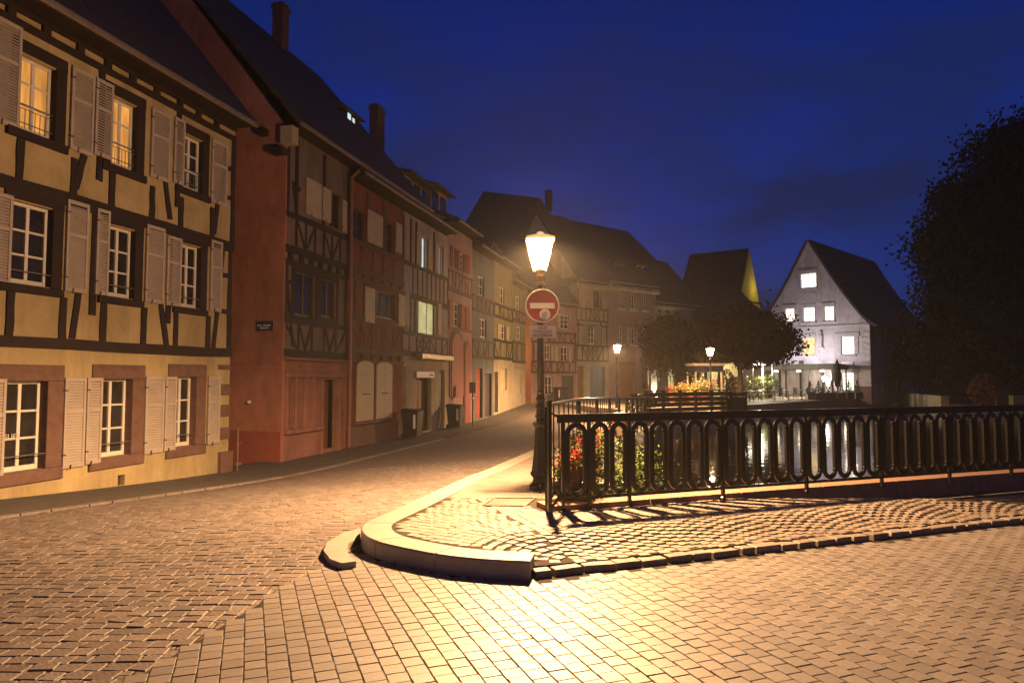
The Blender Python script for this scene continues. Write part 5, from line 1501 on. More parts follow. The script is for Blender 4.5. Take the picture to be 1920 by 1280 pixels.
M_DARKW = mat("shaded_dark_wall", (.06, .036, .028), rough=.9, var=.3, bump=.4)  # walls darkened in colour for the shade behind the trees
# dark pair of houses with a yellow gable peak
A13 = R_(-35); PK = at_d(1405, 469, 66)
_x = Vector((math.cos(A13), math.sin(A13))); _y = Vector((-math.sin(A13), math.cos(A13)))
_o = Vector(PK.xy) - _y * 3.5 - _x * 6.0
F13 = Frame(_o.x, _o.y, A13)
h = House("dark_house", "dark tall house behind the trees whose yellow gable peak catches the light", F13, 0)
zr13 = PK.z; ug = 6.0; ze13 = 8.6
for k in range(2): h.win((.8 + k * 2.6, 1.9 + k * 2.6, 5.6, 7.2), 2, 3, single=True)
h.wall(0, ug, -.5, ze13, M_DARKW, depth=7)
h.roof(0, ug - .1, ze13, zr13, 7, over=.3, side=.0)
q = MB(); q.add([(ug + .02, .0, ze13), (ug + .02, 7, ze13), (ug + .02, 3.5, zr13 + .05), (ug - .1, .0, ze13), (ug - .1, 7, ze13), (ug - .1, 3.5, zr13 + .05)], [(0, 1, 2), (3, 5, 4), (0, 3, 4, 1), (0, 2, 5, 3), (1, 4, 5, 2)])
h.B(q, "gable_peak", mat("yellow_gable", (.55, .42, .06), rough=.9, var=.2, bump=.3), label="yellow gable peak")
fl_p = F13.w(ug + 1.6, 4.6, 10.2)
r = empty("assumed_gable_floodlight", fl_p, A13, "assumed small bracket floodlight, added to light the yellow gable peak", "lamp")  # unseen fixture assumed from the bright peak, added with its bracket
b = MB(); b.bbox(-.1, .1, -.1, .1, -.1, .1, .02); b.tube([(-.1, 0, 0), (-1.58, 0, -.2)], .02, 4); b.build("housing", M_IRON, r)
lamp_light("assumed_gable_floodlight_light", (-.1, 0, .16), 90, (1, .85, .4), .06, r)
F13b = Frame(*at_d(1318, 700, 59).xy, R_(12))
h = House("dark_house", "dark lower house with a plain roof left of the lit gable house", F13b, 0)
zr = at_d(1380, 524, 62).z; w13 = h.U(1447)
for k in range(2): h.win((1.2 + k * 2.3, 2.3 + k * 2.3, 3.9, 5.5), 2, 3, single=True)
h.wall(0, w13, -.5, 6.2, M_DARKW, depth=7.0)
b = MB(); b.add([(-.3, -.3, 6.0), (w13 + .3, -.3, 6.0), (w13 + .3, 7.3, 6.0), (-.3, 7.3, 6.0), (.8, 3.5, zr), (w13 - 1.6, 3.5, zr)], [(0, 1, 5, 4), (1, 2, 5), (2, 3, 4, 5), (3, 0, 4), (0, 3, 2, 1)]); h.B(b, "roof", M_ROOF)
# tall roof seen over the row
F15 = Frame(*at_d(893, 700, 62).xy, R_(24))
h = House("tall_house", "tall house behind the row whose big brown roof rises above the street lamp", F15, 0)
w15 = h.U(1075)
z_e = at_d(893, 470, 62).z; z_r = at_d(960, 350, 66).z
h.wall(0, w15, -.5, z_e, M_OFFWHITE, depth=10)
b = MB(); hip = 2.6
b.add([(-.4, -.4, z_e - .3), (w15 + .4, -.4, z_e - .3), (w15 + .4, 10.4, z_e - .3), (-.4, 10.4, z_e - .3), (hip, 5, z_r), (w15 - hip * .4, 5, z_r)], [(0, 1, 5, 4), (1, 2, 5), (2, 3, 4, 5), (3, 0, 4), (0, 3, 2, 1)])
h.B(b, "roof", M_ROOFB); h.chimney(1024, 1042, 356, 380, 5.0)
# tall roof behind pink plaster house
F16 = Frame(*at_d(1050, 700, 66).xy, R_(38))
h = House("tall_house", "tall house behind the cream cornice house, only its long brown roof showing", F16, 0)
w16 = h.U(1235); z_e = at_d(1100, 480, 69).z; z_r = at_d(1120, 412, 72).z
h.wall(0, w16, -.5, z_e, M_OFFWHITE, depth=9); h.roof(0, w16, z_e, z_r, 9, m=M_ROOFB, over=.3, side=.2, wall_m=M_ROOFB)

# ================================================================== gable house
F14 = Frame(22.2, 61.9, R_(-46))
h = House("gable_house", "pale rose gabled house with brightly lit windows and dark steep roof", F14, 0)
W = (Vector((28.9, 55)) - Vector((22.2, 61.9))).length
zl = at_d(1632, 610, 55).z; za = at_d(1521, 452, 58.5).z
ua = h.U(1521)
u_left = 2 * ua - W
LIT = M_LITWHITE
def gw(px0, px1, yt, yb, c, r_, gm, sill=True, sur=None):
    q = h.R(px0, px1, yt, yb); h.win(q, c, r_, gm=gm, fm=M_FRAME, rec=.08, bar=.04)
    if sur: 
        for a_, c_ in ((q[0] - sur, q[0]), (q[1], q[1] + sur)): h.box("stone_jamb", M_SANDP, a_, c_, -.05, 0, q[2], q[3], bev=.02)
        h.box("stone_lintel", M_SANDP, q[0] - sur * 1.3, q[1] + sur * 1.3, -.09, 0, q[3] + .0, q[3] + .35, bev=.04)
    if sill: h.box("stone_sill", M_SANDP, q[0] - .15, q[1] + .15, -.15, 0, q[2] - .15, q[2] - .0, bev=.03)
    return q
gw(1501, 1530, 514, 541, 2, 2, LIT, sur=.1)
gw(1472, 1489, 579, 604, 2, 2, LIT, sur=.12); gw(1506, 1527, 577, 604, 2, 2, LIT, sur=.12); gw(1545, 1563, 575, 602, 2, 2, LIT, sur=.12)
gw(1505, 1527, 633, 666, 4, 5, M_LITY, sur=.12); gw(1577, 1601, 631, 665, 4, 5, LIT, sur=.35); gw(1578, 1600, 698, 733, 4, 5, LIT, sur=.35); gw(1449, 1460, 636, 668, 2, 4, M_LITY)
q = h.R(1578, 1600, 678, 690); h.box("stone_tablet", M_SWHITE, q[0], q[1], -.06, 0, q[2], q[3], bev=.02)
q = h.R(1502, 1533, 545, 572); 
for k in range(2): h.box("relief_panel", M_SANDP, q[0] - .3 + k * .35, q[1] + .3 - k * .35, -.04 - .03 * k, 0, q[2] + .15 * k, q[3] - .2 * k, bev=.03)
q = h.R(1534, 1545, 626, 672); h.box("statue_niche", M_SANDP, q[0], q[1], -.12, 0, q[2] + .8, q[2] + 1.0, bev=.05); b = MB(); cx = (q[0] + q[1]) / 2; b.lathe([(.18, 0), (.16, .6), (.2, .9), (.1, 1.1), (.12, 1.25), (.05, 1.4)], 8, (cx, -.1, q[2] + 1.0)); h.B(b, "statue", M_SANDP)
for k in range(9):
    z = 1.2 + k * .5; h.box("quoin", M_SANDP, W - (.7 if k % 2 else .45), W + .03, -.05, .3, z, z + .3, bev=.03)
h.box("string_course", M_SANDP, u_left, W, -.08, 0, h.F.pt(1580, 610)[1] - .1, h.F.pt(1580, 610)[1] + .08, bev=.02)
h.box("plinth", M_SAND, W - 1.2, W + .05, -.07, 0, -.5, 1.0, bev=.03)
# front wall: rectangle plus gable triangle with curved verge
b = MB()
HH = [q for q in h.holes]
zcap = zl
def half_w(z): 
    t = (z - zl) / (za - zl); t = max(0, min(1, t)); return (W - ua) * ((1 - t) * .86 + .14 * (1 - t) ** 3)
zs = sorted(set([-.5, zl] + [q[2] for q in HH] + [q[3] for q in HH] + [zl + (za - zl) * k / 12 for k in range(13)]))
us = sorted(set([q[0] for q in HH] + [q[1] for q in HH]))
for j in range(len(zs) - 1):
    z0, z1 = zs[j], zs[j + 1]; zm = (z0 + z1) / 2
    w0, w1 = half_w(z0) if z0 >= zl else W - ua, half_w(z1) if z1 > zl else W - ua
    inner = sorted([q for q in HH if q[2] <= zm <= q[3]])
    edges = [("L",)] + [e for q in inner for e in ((q[0],), (q[1],))] + [("R",)]
    cut = [ (ua - w0, ua - w1) ] + [(e, e) for q in inner for e in (q[0], q[1])] + [(ua + w0, ua + w1)]
    for k in range(0, len(cut), 2):
        (a0, a1), (c0_, c1_) = cut[k], cut[k + 1]
        b.add([(a0, 0, z0), (c0_, 0, z0), (c1_, 0, z1), (a1, 0, z1)], [(0, 1, 2, 3)])
for q in HH:
    a, c, d, e = q; r = .16
    b.add([(a, 0, d), (c, 0, d), (c, 0, e), (a, 0, e), (a, r, d), (c, r, d), (c, r, e), (a, r, e)], [(0, 4, 5, 1), (1, 5, 6, 2), (2, 6, 7, 3), (3, 7, 4, 0)])
DEP = 16
b.add([(W, 0, -.5), (W, DEP, -.5), (W, DEP, zl), (W, 0, zl)], [(0, 1, 2, 3)]); b.add([(u_left, 0, -.5), (u_left, DEP, -.5), (u_left, DEP, zl), (u_left, 0, zl)], [(3, 2, 1, 0)])
h.B(b, "wall", M_LAV)
b = MB(); prof = []
for k in range(13):
    z = zl + (za - zl) * k / 12; prof.append((half_w(z), z))
prof[0] = (prof[0][0] + .5, prof[0][1] - .15)
for sgn in (1, -1):
    for k in range(12):
        (w0, z0), (w1, z1) = prof[k], prof[k + 1]
        x0, x1 = ua + sgn * w0, ua + sgn * w1; t_ = .18
        vs = [(x0, -.15, z0), (x0, DEP, z0), (x1, DEP, z1), (x1, -.15, z1), (x0 + sgn * t_ * .9, -.15, z0 + t_ * .5), (x0 + sgn * t_ * .9, DEP, z0 + t_ * .5), (x1 + sgn * t_ * .9, DEP, z1 + t_ * .5), (x1 + sgn * t_ * .9, -.15, z1 + t_ * .5)]
        fs = [(0, 1, 2, 3), (7, 6, 5, 4), (0, 4, 5, 1), (3, 2, 6, 7), (0, 3, 7, 4), (1, 5, 6, 2)]
        b.add(vs, fs if sgn > 0 else [f[::-1] for f in fs])
h.B(b, "roof", M_ROOF)
# long side windows
FS = Frame(*F14.w(W, 0).xy, R_(44))
for (a, c, t, b_) in ((1671, 1675, 643, 664), (1693, 1697, 641, 664), (1655, 1659, 718, 734), (1680, 1688, 714, 736)):
    ua_, zt_ = FS.pt(a, t); uc_, _ = FS.pt(c, t); _, zb_ = FS.pt(a, b_)
    b = MB(); b.box(W + .0, W + .06, ua_, uc_ , zb_, zt_); o_ = h.B(b, "side_window", M_FRAME)
    b = MB(); b.box(W + .0605, W + .07, ua_ + .08, uc_ - .04, zb_ + .08, zt_ - .08); h.B(b, "pane", M_GLASS, o_)
p = F14.pt(1555, 712)
wl = wall_lantern(F14, p[0], 0, p[1] + .3, "bright white wall lantern on the gabled house above the terrace", 260, (1.0, .88, .78), off=.9, size=.28)

# ------------------------------------------------------------------ wheelie bins
M_BIN = mat("bin_plastic", (.015, .012, .016), rough=.45, var=.2, bump=.1)
M_METAL = mat("dull_metal", (.3, .3, .3), rough=.4, metal=.8, bump=0)
def wheelie_bin(px, D, label, w=.58, hgt=1.05, rz=FA, top=None):
    p = at_d(px, 760, D); z = (z_street(p.x, p.y) + .02) if top is None else top
    r = empty("wheelie_bin", (p.x, p.y, z), rz, label, "bin", "wheelie bins")
    b = MB(); a, c = w / 2 * .8, w / 2
    b.add([(-a, -a, .06), (a, -a, .06), (a, a * 1.1, .06), (-a, a * 1.1, .06), (-c, -c, hgt - .1), (c, -c, hgt - .1), (c, c * 1.2, hgt - .1), (-c, c * 1.2, hgt - .1)], [(0, 3, 2, 1), (4, 5, 6, 7), (0, 1, 5, 4), (1, 2, 6, 5), (2, 3, 7, 6), (3, 0, 4, 7)]); b.build("body", M_BIN, r)
    b = MB(); b.add([(-c - .03, -c - .04, hgt - .098), (c + .03, -c - .04, hgt - .098), (c + .03, c * 1.3, hgt - .098), (-c - .03, c * 1.3, hgt - .098), (-c + .04, -c + .02, hgt - .03), (c - .04, -c + .02, hgt - .03), (c - .04, c * 1.2, hgt), (-c + .04, c * 1.2, hgt)], [(0, 3, 2, 1), (4, 5, 6, 7), (0, 1, 5, 4), (1, 2, 6, 5), (2, 3, 7, 6), (3, 0, 4, 7)]); b.build("lid", M_BIN, r)
    for sx in (-1, 1):
        b = MB(); b.tube([(sx * a * .9, a * 1.15, .1), (sx * (a * .9 + .05), a * 1.15, .1)], .1, 12); b.build("wheel", M_BIN, r)
    b = MB(); b.tube([(-c * .8, c * 1.35, hgt - .12), (c * .8, c * 1.35, hgt - .12)], .015, 5); b.build("handle", M_BIN, r)
    b = MB(); b.box(-c - .012, -c * .96, -c * .7, -c * .4, .35, hgt - .2); b.build("sticker_or_glare", M_SWHITE, r)
wheelie_bin(775, 24.9, "black wheelie bin in front of the cream house with the small shop sign")
wheelie_bin(855, 29.6, "black wheelie bin under the red arched shutter of the pink house")
wheelie_bin(1052, 46.6, "dark wheelie bin outside the pinkish half-timbered house at the bend", rz=R_(38), top=.0, w=.7)
# parking post
p = at_d(886, 795, 31.4); z = z_street(p.x, p.y)
r = empty("signpost", (p.x, p.y, z), FA, "thin iron post with a narrow metal plate in front of the blue grey house", "post")
b = MB(); b.lathe([(.06, 0), (.05, .04), (.03, .1), (.03, 2.0)], 8); b.build("pole", M_IRON, r)
b = MB(); b.box(-.02, .02, -.16, .16, 1.5, 2.0); b.build("plate", M_METAL, r)
b = MB(); b.lathe([(.045, 1.2), (.05, 1.25), (.03, 1.3)], 8); b.build("ring", M_METAL, r)

# ------------------------------------------------------------------ terrace at the end of the quay: fence, planters, kiosk
M_WOOD = mat("red_stained_wood", (.10, .04, .022), rough=.6, var=.35, scale=6, bump=.4, stretch=(1, 1, 8))
def seg_frame(p, q):
    p, q = Vector(p[:2]), Vector(q[:2]); d = q - p; return Frame(p.x, p.y, math.atan2(d.y, d.x)), d.length
fp, fq = at_d(1212, 760, 30.4), at_d(1362, 760, 33.0)
Ff, Lf = seg_frame(fp, fq)
fen = empty("wooden_fence", (fp.x, fp.y, .05), Ff.ang, "low reddish wooden fence of wide boards along the canal terrace", "fence")
n = 5
for k in range(n + 1):
    b = MB(); b.box(Lf * k / n - .06, Lf * k / n + .06, -.04, .06, 0, 1.0); b.build("post", M_WOOD, fen)
for k in range(n):
    for j in range(4):
        b = MB(); b.bbox(Lf * k / n + .062, Lf * (k + 1) / n - .062, -.02 - .012 * (j % 2), .03, .06 + j * .23, .25 + j * .23, .01); b.build("board", M_WOOD, fen)
b = MB(); b.bbox(-.08, Lf + .08, -.07, .09, 1.001, 1.045, .01); b.build("cap_rail", M_WOOD, fen)
# black slatted planter at its end
p = at_d(1376, 760, 33.3)
bp_ = empty("slatted_planter", (p.x, p.y, .05), Ff.ang, "black slatted planter box standing at the end of the wooden fence", "planter")
for sx in (-.52, .52):
    for sy in (-.3, .3):
        b = MB(); b.box(sx - .04, sx + .04, sy - .04, sy + .04, 0, .95); b.build("post", M_IRON, bp_)
for j in range(4):
    for sy in (-.32, .32):
        b = MB(); b.box(-.48, .48, sy - .012, sy + .012, .08 + j * .22, .22 + j * .22); b.build("slat", M_IRON, bp_)
b = MB(); b.box(-.46, .46, -.28, .28, .0, .6); b.build("liner", M_IRON, bp_)
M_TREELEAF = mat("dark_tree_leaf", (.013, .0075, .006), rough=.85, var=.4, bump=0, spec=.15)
M_BARK = mat("bark", (.07, .05, .038), rough=.9, var=.4, bump=.6, bscale=14, dist=.02)
def bush(name, loc, ext, n, size, m, label, seed, cone=False, cat="shrub", group=None):
    rd = random.Random(seed); b = MB()
    for _ in range(n):
        if cone:
            k = rd.random() ** 1.4; a = rd.random() * 6.283; rr = (1 - k) * (.6 + .4 * rd.random()); q = (math.cos(a) * rr * ext[0], math.sin(a) * rr * ext[1], .04 + k * ext[2])
        else:
            v = Vector((rd.gauss(0, 1), rd.gauss(0, 1), rd.gauss(0, 1))).normalized() * rd.uniform(.45, 1) ** .5
            q = (v.x * ext[0], v.y * ext[1], ext[2] * (.5 + .5 * v.z))
        b.leaf(q, size, rd)
    r = empty(name, loc, 0, label, cat, group)
    b.build("foliage", m, r, kind="stuff")
    s_ = MB(); s_.tube([(0, 0, 0), (.01, .0, ext[2] * .7)], .03, 5); s_.build("stem", M_BARK, r)
    return r
p = at_d(1196, 760, 30.6); bush("hedge_shrub", (p.x, p.y, .03), (.62, .4, .95), 900, .1, mat("hedge_leaf", (.05, .06, .02), rough=.5, var=.4, bump=0), "clipped olive green shrub beside the wooden fence", 21)
# pots with flowers behind the fence
def pot_plant(px, D, size, m, label, seed, hgt=.55, z=.05, nb=120):
    rd = random.Random(seed); p = at_d(px, 740, D)
    r = empty("potted_flowers", (p.x, p.y, z), 0, label, "potted plant", "flower pots on the terrace")
    b = MB(); b.lathe([(size * .5, 0), (size * .72, hgt), (size * .8, hgt), (size * .8, hgt + .05), (size * .66, hgt + .05)], 10); b.build("pot", mat("terracotta", (.26, .10, .05), rough=.8, bump=.2), r)
    b = MB()
    for _ in range(nb * 2): b.leaf((rd.gauss(0, size * .6), rd.gauss(0, size * .6), hgt + .1 + abs(rd.gauss(0, .25))), .1, rd)
    b.build("leaves", M_LEAFY, r, kind="stuff")
    b = MB()
    for _ in range(nb): b.leaf((rd.gauss(0, size * .7), rd.gauss(0, size * .7), hgt + .25 + abs(rd.gauss(0, .22))), .09, rd)
    b.build("blossoms", m, r, kind="stuff")
M_YEL = mat("yellow_petal", (.6, .42, .08), rough=.6, bump=0); M_CRP = mat("cream_petal", (.6, .5, .32), rough=.6, bump=0)
for i, (px, D, m, lb) in enumerate(((1262, 39, M_PINK, "pot of pink blossoms behind the fence, nearest the lit pilaster"), (1276, 39.5, M_YEL, "pot of yellow blossoms behind the fence beside the pink ones"), (1287, 40, M_ORANGE, "pot of orange blossoms behind the fence beside the yellow ones"), (1299, 39.2, M_YEL, "small pot of yellow blossoms at the foot of the kiosk post"),
      (1308, 42.5, M_CRP, "pot of cream blossoms just inside the kiosk, first from its open side"), (1321, 42.0, M_CRP, "large pot of cream blossoms in the middle of the kiosk"), (1331, 42.6, M_PINK, "pot of pink and cream blossoms at the far kiosk post"))):
    pot_plant(px, D, .3 if i != 5 else .42, m, lb, 40 + i, hgt=.55 if i < 4 else .8)
# kiosk
p = at_d(1321, 740, 42.3)
kk = empty("kiosk", (p.x, p.y, .05), R_(6), "small open kiosk with dark blue valance and pale flat roof", "kiosk")
for sx in (-.82, .82):
    for sy in (-.7, .7):
        b = MB(); b.box(sx - .045, sx + .045, sy - .045, sy + .045, 0, 2.3); b.build("post", mat("kiosk_paint", (.3, .27, .22), rough=.5, bump=.1), kk)
b = MB()
for q in ((-.9, .9, -.8, -.76), (-.9, .9, .76, .8), (-.9, -.86, -.76, .76), (.86, .9, -.76, .76)): b.box(q[0], q[1], q[2], q[3], 1.98, 2.34)
b.build("valance", mat("navy_canvas", (.012, .014, .04), rough=.8, bump=.2), kk)
b = MB(); b.bbox(-1.0, 1.0, -.9, .9, 2.342, 2.5, .03); b.build("roof", mat("kiosk_roof", (.4, .36, .28), rough=.6, bump=.1), kk)
b = MB(); b.lathe([(.03, 0), (.07, .04), (.08, .12), (.03, .17)], 10, (0, 0, 2.1)); b.build("bulb", emit("warm_bulb", (1, .7, .35), 18, transp=.5), kk)
lamp_light("kiosk_light", (0, 0, 2.05), 260, (1, .66, .3), .06, kk)

# ------------------------------------------------------------------ trees
def tree(loc, hgt, crown, n, leaf, label, seed, trunk_r=.16, fork=.45, m=None, clumps=46, spread=.2):
    rd = random.Random(seed); r = empty("tree", loc, 0, label, "tree")
    b = MB(); c = Vector(crown[:3]); e = Vector(crown[3:])
    tz = hgt * fork
    b.tube([(0, 0, -.1), (rd.uniform(-.08, .08), rd.uniform(-.05, .05), tz * .5), (rd.uniform(-.1, .1), 0, tz)], [trunk_r * 1.25, trunk_r, trunk_r * .8], 8)
    b.build("trunk", M_BARK, r, smooth=True)
    cl = []
    for _ in range(clumps):
        v = Vector((rd.gauss(0, 1), rd.gauss(0, 1), rd.gauss(0, 1))).normalized() * (rd.random() ** .38)
        cl.append(c + Vector((v.x * e.x, v.y * e.y, v.z * e.z)))
    for k in range(9):
        q = cl[k]; lb = MB(); st_ = Vector((0, 0, tz * rd.uniform(.85, 1))); md = st_.lerp(q, .5) + Vector((0, 0, .12 * e.z)); lb.tube([st_, md, q], [trunk_r * .5, trunk_r * .32, trunk_r * .1], 6); lb.build("limb", M_BARK, r)
    b = MB(); per = n // clumps; sp = (e.x + e.y + e.z) / 3 * spread
    for q in cl:
        k_ = rd.uniform(.7, 1.35)
        for _ in range(per):
            g_ = lambda w: max(-1.9, min(1.9, rd.gauss(0, 1))) * w; b.leaf(q + Vector((g_(sp * k_), g_(sp * k_), g_(sp * k_ * .8))), leaf, rd)
    b.build("crown", m or M_TREELEAF, r, kind="stuff")
    return r
p = at_d(1316, 740, 43.4); c1 = at_d(1262, 645, 43.4)
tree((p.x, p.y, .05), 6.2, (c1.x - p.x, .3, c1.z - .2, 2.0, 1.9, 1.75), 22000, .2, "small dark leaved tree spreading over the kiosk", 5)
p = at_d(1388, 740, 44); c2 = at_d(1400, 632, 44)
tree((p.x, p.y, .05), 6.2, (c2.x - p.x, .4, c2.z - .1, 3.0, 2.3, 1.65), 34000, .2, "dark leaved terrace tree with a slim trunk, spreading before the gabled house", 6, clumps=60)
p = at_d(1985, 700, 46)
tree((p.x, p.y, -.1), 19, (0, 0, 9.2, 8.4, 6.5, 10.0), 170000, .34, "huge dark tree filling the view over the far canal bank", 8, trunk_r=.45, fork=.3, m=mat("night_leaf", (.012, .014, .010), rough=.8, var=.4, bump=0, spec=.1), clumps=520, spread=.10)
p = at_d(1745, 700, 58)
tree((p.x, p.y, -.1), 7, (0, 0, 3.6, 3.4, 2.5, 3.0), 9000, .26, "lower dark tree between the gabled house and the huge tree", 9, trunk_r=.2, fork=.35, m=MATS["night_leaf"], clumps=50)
p = at_d(1850, 740, 40)
bush("rounded_bush", (p.x, p.y, -.1), (1.0, .8, 2.0), 1600, .2, mat("russet_leaf", (.16, .06, .03), rough=.6, var=.4, bump=0), "rounded russet bush on the far bank right above the railing", 22, cat="bush")
p = at_d(1872, 740, 39.6)
b = MB(); b.bbox(-.35, .35, -.3, .3, 0, 1.2, .03); b.box(-.42, .42, -.36, .36, 1.2, 1.32)
o = b.build("stone_pier", M_SAND); o.location = (p.x, p.y, -.1); tag(o, "square pinkish stone pier beside the rounded russet bush", "pier")
p = at_d(1925, 752, 40)
b = MB(); b.bbox(-.9, 1.6, -.2, .2, 0, .75, .03); o = b.build("garden_wall", mat("yellow_low_wall", (.5, .38, .1), rough=.9, bump=.3)); o.location = (p.x, p.y, -.1); tag(o, "short piece of yellow garden wall at the edge of the far bank", "wall")
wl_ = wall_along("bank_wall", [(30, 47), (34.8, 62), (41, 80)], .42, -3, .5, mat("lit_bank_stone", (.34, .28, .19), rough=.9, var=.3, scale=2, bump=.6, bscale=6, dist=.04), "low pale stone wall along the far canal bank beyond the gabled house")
# dark house hidden on the far bank
FB = Frame(*at_d(1640, 700, 86).xy, R_(-62))
h = House("dark_house", "long dark house on the far bank between wall and trees", FB, -.1)
for k in range(5): h.win((1.5 + k * 3, 2.6 + k * 3, 1.2, 2.8), 2, 3, single=True)
h.wall(0, 22, -.5, 4.2, M_DARKW, depth=8); h.roof(0, 22, 4.3, 7.6, 8, over=.4, side=.2, wall_m=M_DARKW)

# ------------------------------------------------------------------ cafe terrace before the gabled house
M_DARKMETAL = mat("terrace_furniture", (.03, .03, .03), rough=.4, metal=.5, bump=0)
pg0, pg1 = F14.pt(1432, 700, -3.2)[0], F14.pt(1562, 700, -3.2)[0]
pg = empty("pergola", F14.w(pg0, -3.2, .05), F14.ang, "dark flat roofed pergola over the cafe terrace by the gabled house", "pergola")
Lp = pg1 - pg0; zt = at_d(1500, 683, 57).z; 
b = MB(); b.bbox(-.1, Lp + .1, -.1, 3.0, zt - .5, zt - .05, .03); b.build("roof", mat("pergola_grey", (.09, .09, .085), rough=.6, bump=.2), pg)
for k in range(4):
    for y_ in (.05, 2.85):
        b = MB(); b.box(Lp * k / 3 - .06 + (.06 if k == 0 else -.06 if k == 3 else 0), Lp * k / 3 + .06 + (.06 if k == 0 else -.06 if k == 3 else 0), y_ - .06, y_ + .06, 0, zt - .501); b.build("post", M_DARKMETAL, pg)
for k in range(3):  # lamps assumed from the bright terrace floor, added to light it
    q = F14.w(pg0 + Lp * (k + .5) / 3, -2.9, zt - .62)
    r = empty("assumed_ceiling_lamp", q, F14.ang, ("lit ceiling lamp under the pergola, end near the trees", "lit ceiling lamp in the middle of the pergola", "lit ceiling lamp under the pergola, end near the white lantern")[k], "lamp")
    b = MB(); b.lathe([(.16, 0), (.18, .05), (.1, .13)], 12); b.build("shade", emit("assumed_ceiling_lamp_glow", (1, .85, .6), 12), r)
    lamp_light("assumed_ceiling_lamp_light", (0, 0, -.1), 620, (1, .8, .52), .12, r, spot=R_(110))
# bright glazed veranda under the trees
vp, vq = at_d(1394, 740, 51), at_d(1450, 740, 55)
FV, LV = seg_frame(vp, vq)
ve = empty("veranda", (vp.x, vp.y, .05), FV.ang, "bright lit veranda with white ceiling strip behind the terrace trees", "veranda")
b = MB(); b.box(0, LV, 0, 3, 2.75, 2.95); b.build("roof", M_OFFWHITE, ve)
b = MB(); b.box(0, LV, 2.9, 3, 0, 2.74); b.build("back_wall", M_OLIVE, ve)
for k in range(4):
    b = MB(); b.box(LV * k / 3 - .04, LV * k / 3 + .04, .0, .08, 0, 2.74); b.build("post", M_FRAME, ve)
b = MB(); b.box(.2, LV * .9, .3, .6, 2.62, 2.72); b.build("light_strip", emit("strip_light", (1, .93, .78), 9), ve)
lamp_light("veranda_light", (LV * .5, .1, 2.4), 1700, (1, .86, .6), .3, ve)
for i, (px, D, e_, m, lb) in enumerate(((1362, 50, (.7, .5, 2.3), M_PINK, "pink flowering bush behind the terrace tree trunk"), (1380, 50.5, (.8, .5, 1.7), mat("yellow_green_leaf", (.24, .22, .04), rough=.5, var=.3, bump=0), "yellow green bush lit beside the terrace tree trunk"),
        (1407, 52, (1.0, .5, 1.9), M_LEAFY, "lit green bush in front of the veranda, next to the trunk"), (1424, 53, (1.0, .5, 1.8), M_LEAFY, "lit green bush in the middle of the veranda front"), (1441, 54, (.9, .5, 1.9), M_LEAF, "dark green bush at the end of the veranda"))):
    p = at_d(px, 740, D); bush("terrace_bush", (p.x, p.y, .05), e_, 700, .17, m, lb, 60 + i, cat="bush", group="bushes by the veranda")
p = at_d(1352, 740, 50)
r = empty("closed_parasol", (p.x, p.y, .05), 0, "closed reddish parasol standing behind the kiosk", "parasol")
b = MB(); b.lathe([(.2, 0), (.2, .05), (.03, .08), (.025, 2.9)], 8); b.build("pole", M_DARKMETAL, r); b = MB(); b.lathe([(.16, .9), (.2, 1.0), (.26, 1.5), (.16, 2.4), (.03, 2.85)], 8); b.build("canopy", mat("rust_canvas", (.3, .09, .05), rough=.8, bump=.2), r)
p = at_d(1571, 740, 52.5)
r = empty("closed_parasol", (p.x, p.y, .05), 0, "tall closed black parasol before the gabled house", "parasol")
b = MB(); b.lathe([(.25, 0), (.25, .06), (.03, .1), (.025, 3.1)], 8); b.build("pole", M_DARKMETAL, r); b = MB(); b.lathe([(.12, .9), (.2, 1.1), (.3, 1.7), (.2, 2.5), (.03, 3.05)], 10); b.build("canopy", mat("black_canvas", (.02, .02, .024), rough=.8, bump=.2), r)
CT_ = [(1519, 51.2, "under the pergola edge"), (1535, 51.6, "second from the pergola"), (1546, 52, "third from the pergola"), (1560, 52.4, "just before the black parasol"), (1576, 52.0, "just past the black parasol"), (1592, 52.8, "below the lit ground floor window"), (1608, 53.4, "at the end by the house corner")]
for i, (px, D, t_) in enumerate(CT_):
    p = at_d(px, 740, D)
    r = bush("conical_shrub", (p.x, p.y, .5), (.38, .38, .95), 260, .1, M_LEAF, "conical evergreen in a square planter, " + t_, 80 + i, cone=True, group="conical evergreens along the terrace")
    b = MB(); b.bbox(-.3, .3, -.3, .3, -.45, .05, .02); b.build("planter", mat("grey_planter", (.16, .14, .11), rough=.8, bump=.2), r)
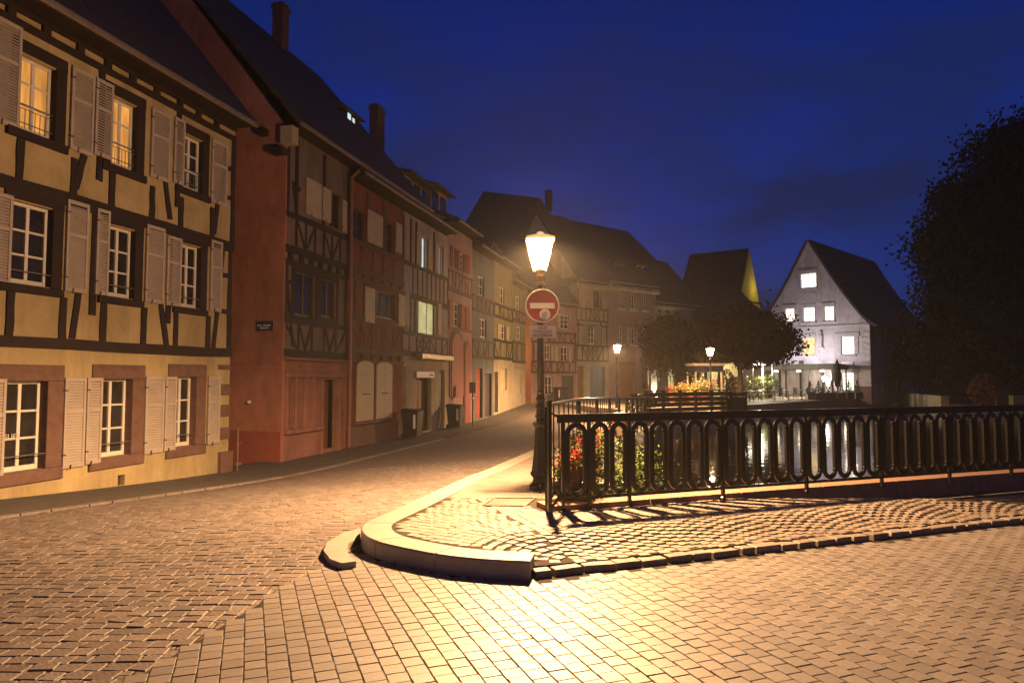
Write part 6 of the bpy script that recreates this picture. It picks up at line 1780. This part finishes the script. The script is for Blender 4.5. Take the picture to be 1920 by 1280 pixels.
# tables and chairs
def table(px, D, label, rz=0.0):
    p = at_d(px, 740, D); r = empty("cafe_table", (p.x, p.y, .05), rz, label, "table", "cafe tables on the terrace")
    b = MB(); b.lathe([(.36, .72), (.37, .735), (.36, .75)], 14); b.build("tabletop", mat("table_white", (.5, .48, .44), rough=.4, bump=0), r)
    b = MB(); b.lathe([(.03, .02), (.025, .719)], 6); b.build("leg", M_DARKMETAL, r); b = MB(); b.lathe([(.22, 0), (.2, .02)], 10); b.build("foot", M_DARKMETAL, r)
def chair(px, D, label, rz):
    p = at_d(px, 740, D); r = empty("cafe_chair", (p.x, p.y, .05), rz, label, "chair", "cafe chairs on the terrace")
    b = MB(); b.bbox(-.2, .2, -.2, .2, .43, .46, .01); b.build("seat", M_DARKMETAL, r)
    b = MB()
    for k in range(5): b.box(-.19 + k * .09, -.165 + k * .09, .19, .205, .462, .85)
    b.box(-.21, .21, .185, .21, .85, .9); b.build("backrest", M_DARKMETAL, r)
    for sx in (-.18, .18):
        for sy in (-.18, .18): b = MB(); b.tube([(sx, sy, 0), (sx, sy, .43)], .012, 4); b.build("leg", M_DARKMETAL, r)
TB = [(1405, 46.5, "nearest the tree trunk"), (1428, 47.8, "second from the tree trunk"), (1452, 49, "third from the tree trunk"), (1478, 50.2, "before the first pergola post"), (1503, 51, "below the amber lit window"), (1528, 51.8, "below the white wall lantern")]
for i, (px, D, t_) in enumerate(TB):
    table(px, D, "round white topped cafe table, " + t_)
    chair(px - 9, D + .1, "black slatted cafe chair on the trunk side of the table " + t_, R_(90)); chair(px + 9, D + .4, "black slatted cafe chair on the house side of the table " + t_, R_(-80))
# assumed floodlight, added to light the gable front, not seen itself
fl = F14.w(W * .55, -3.0, zt - .04)
r = empty("floodlight", fl, F14.ang, "assumed floodlight, added on the pergola roof and aimed up at the gabled front", "lamp")
b = MB(); b.box(-.15, .15, -.08, .08, .0, .08); b.bbox(-.18, .18, -.05, .1, .1, .34, .02); b.build("housing", M_DARKMETAL, r)
b = MB(); b.box(-.15, .15, .1005, .11, .13, .31); b.build("lens", emit("assumed_floodlight_lens", (1, .9, .9), 15), r)
lamp_light("assumed_floodlight_light", (0, .16, .3), 760, (.97, .92, 1), .1, r, spot=R_(165), rot=(R_(125), 0, 0))

# ------------------------------------------------------------------ thin haze added so the lamps glow, in place of lens glare
def haze():
    m = bpy.data.materials.new("glow_haze"); m.use_nodes = True
    nt = m.node_tree; nt.nodes.clear()
    out = nt.nodes.new("ShaderNodeOutputMaterial"); v = nt.nodes.new("ShaderNodeVolumePrincipled")
    v.inputs["Color"].default_value = (.9, .88, .86, 1); v.inputs["Density"].default_value = HAZE_D; v.inputs["Anisotropy"].default_value = 0.3
    nt.links.new(v.outputs[0], out.inputs["Volume"])
    b = MB(); b.box(-75, 150, -30, 135, -4.2, 32)
    tag(b.build("haze", m), kind="stuff")
HAZE_D = 0.0008
haze()
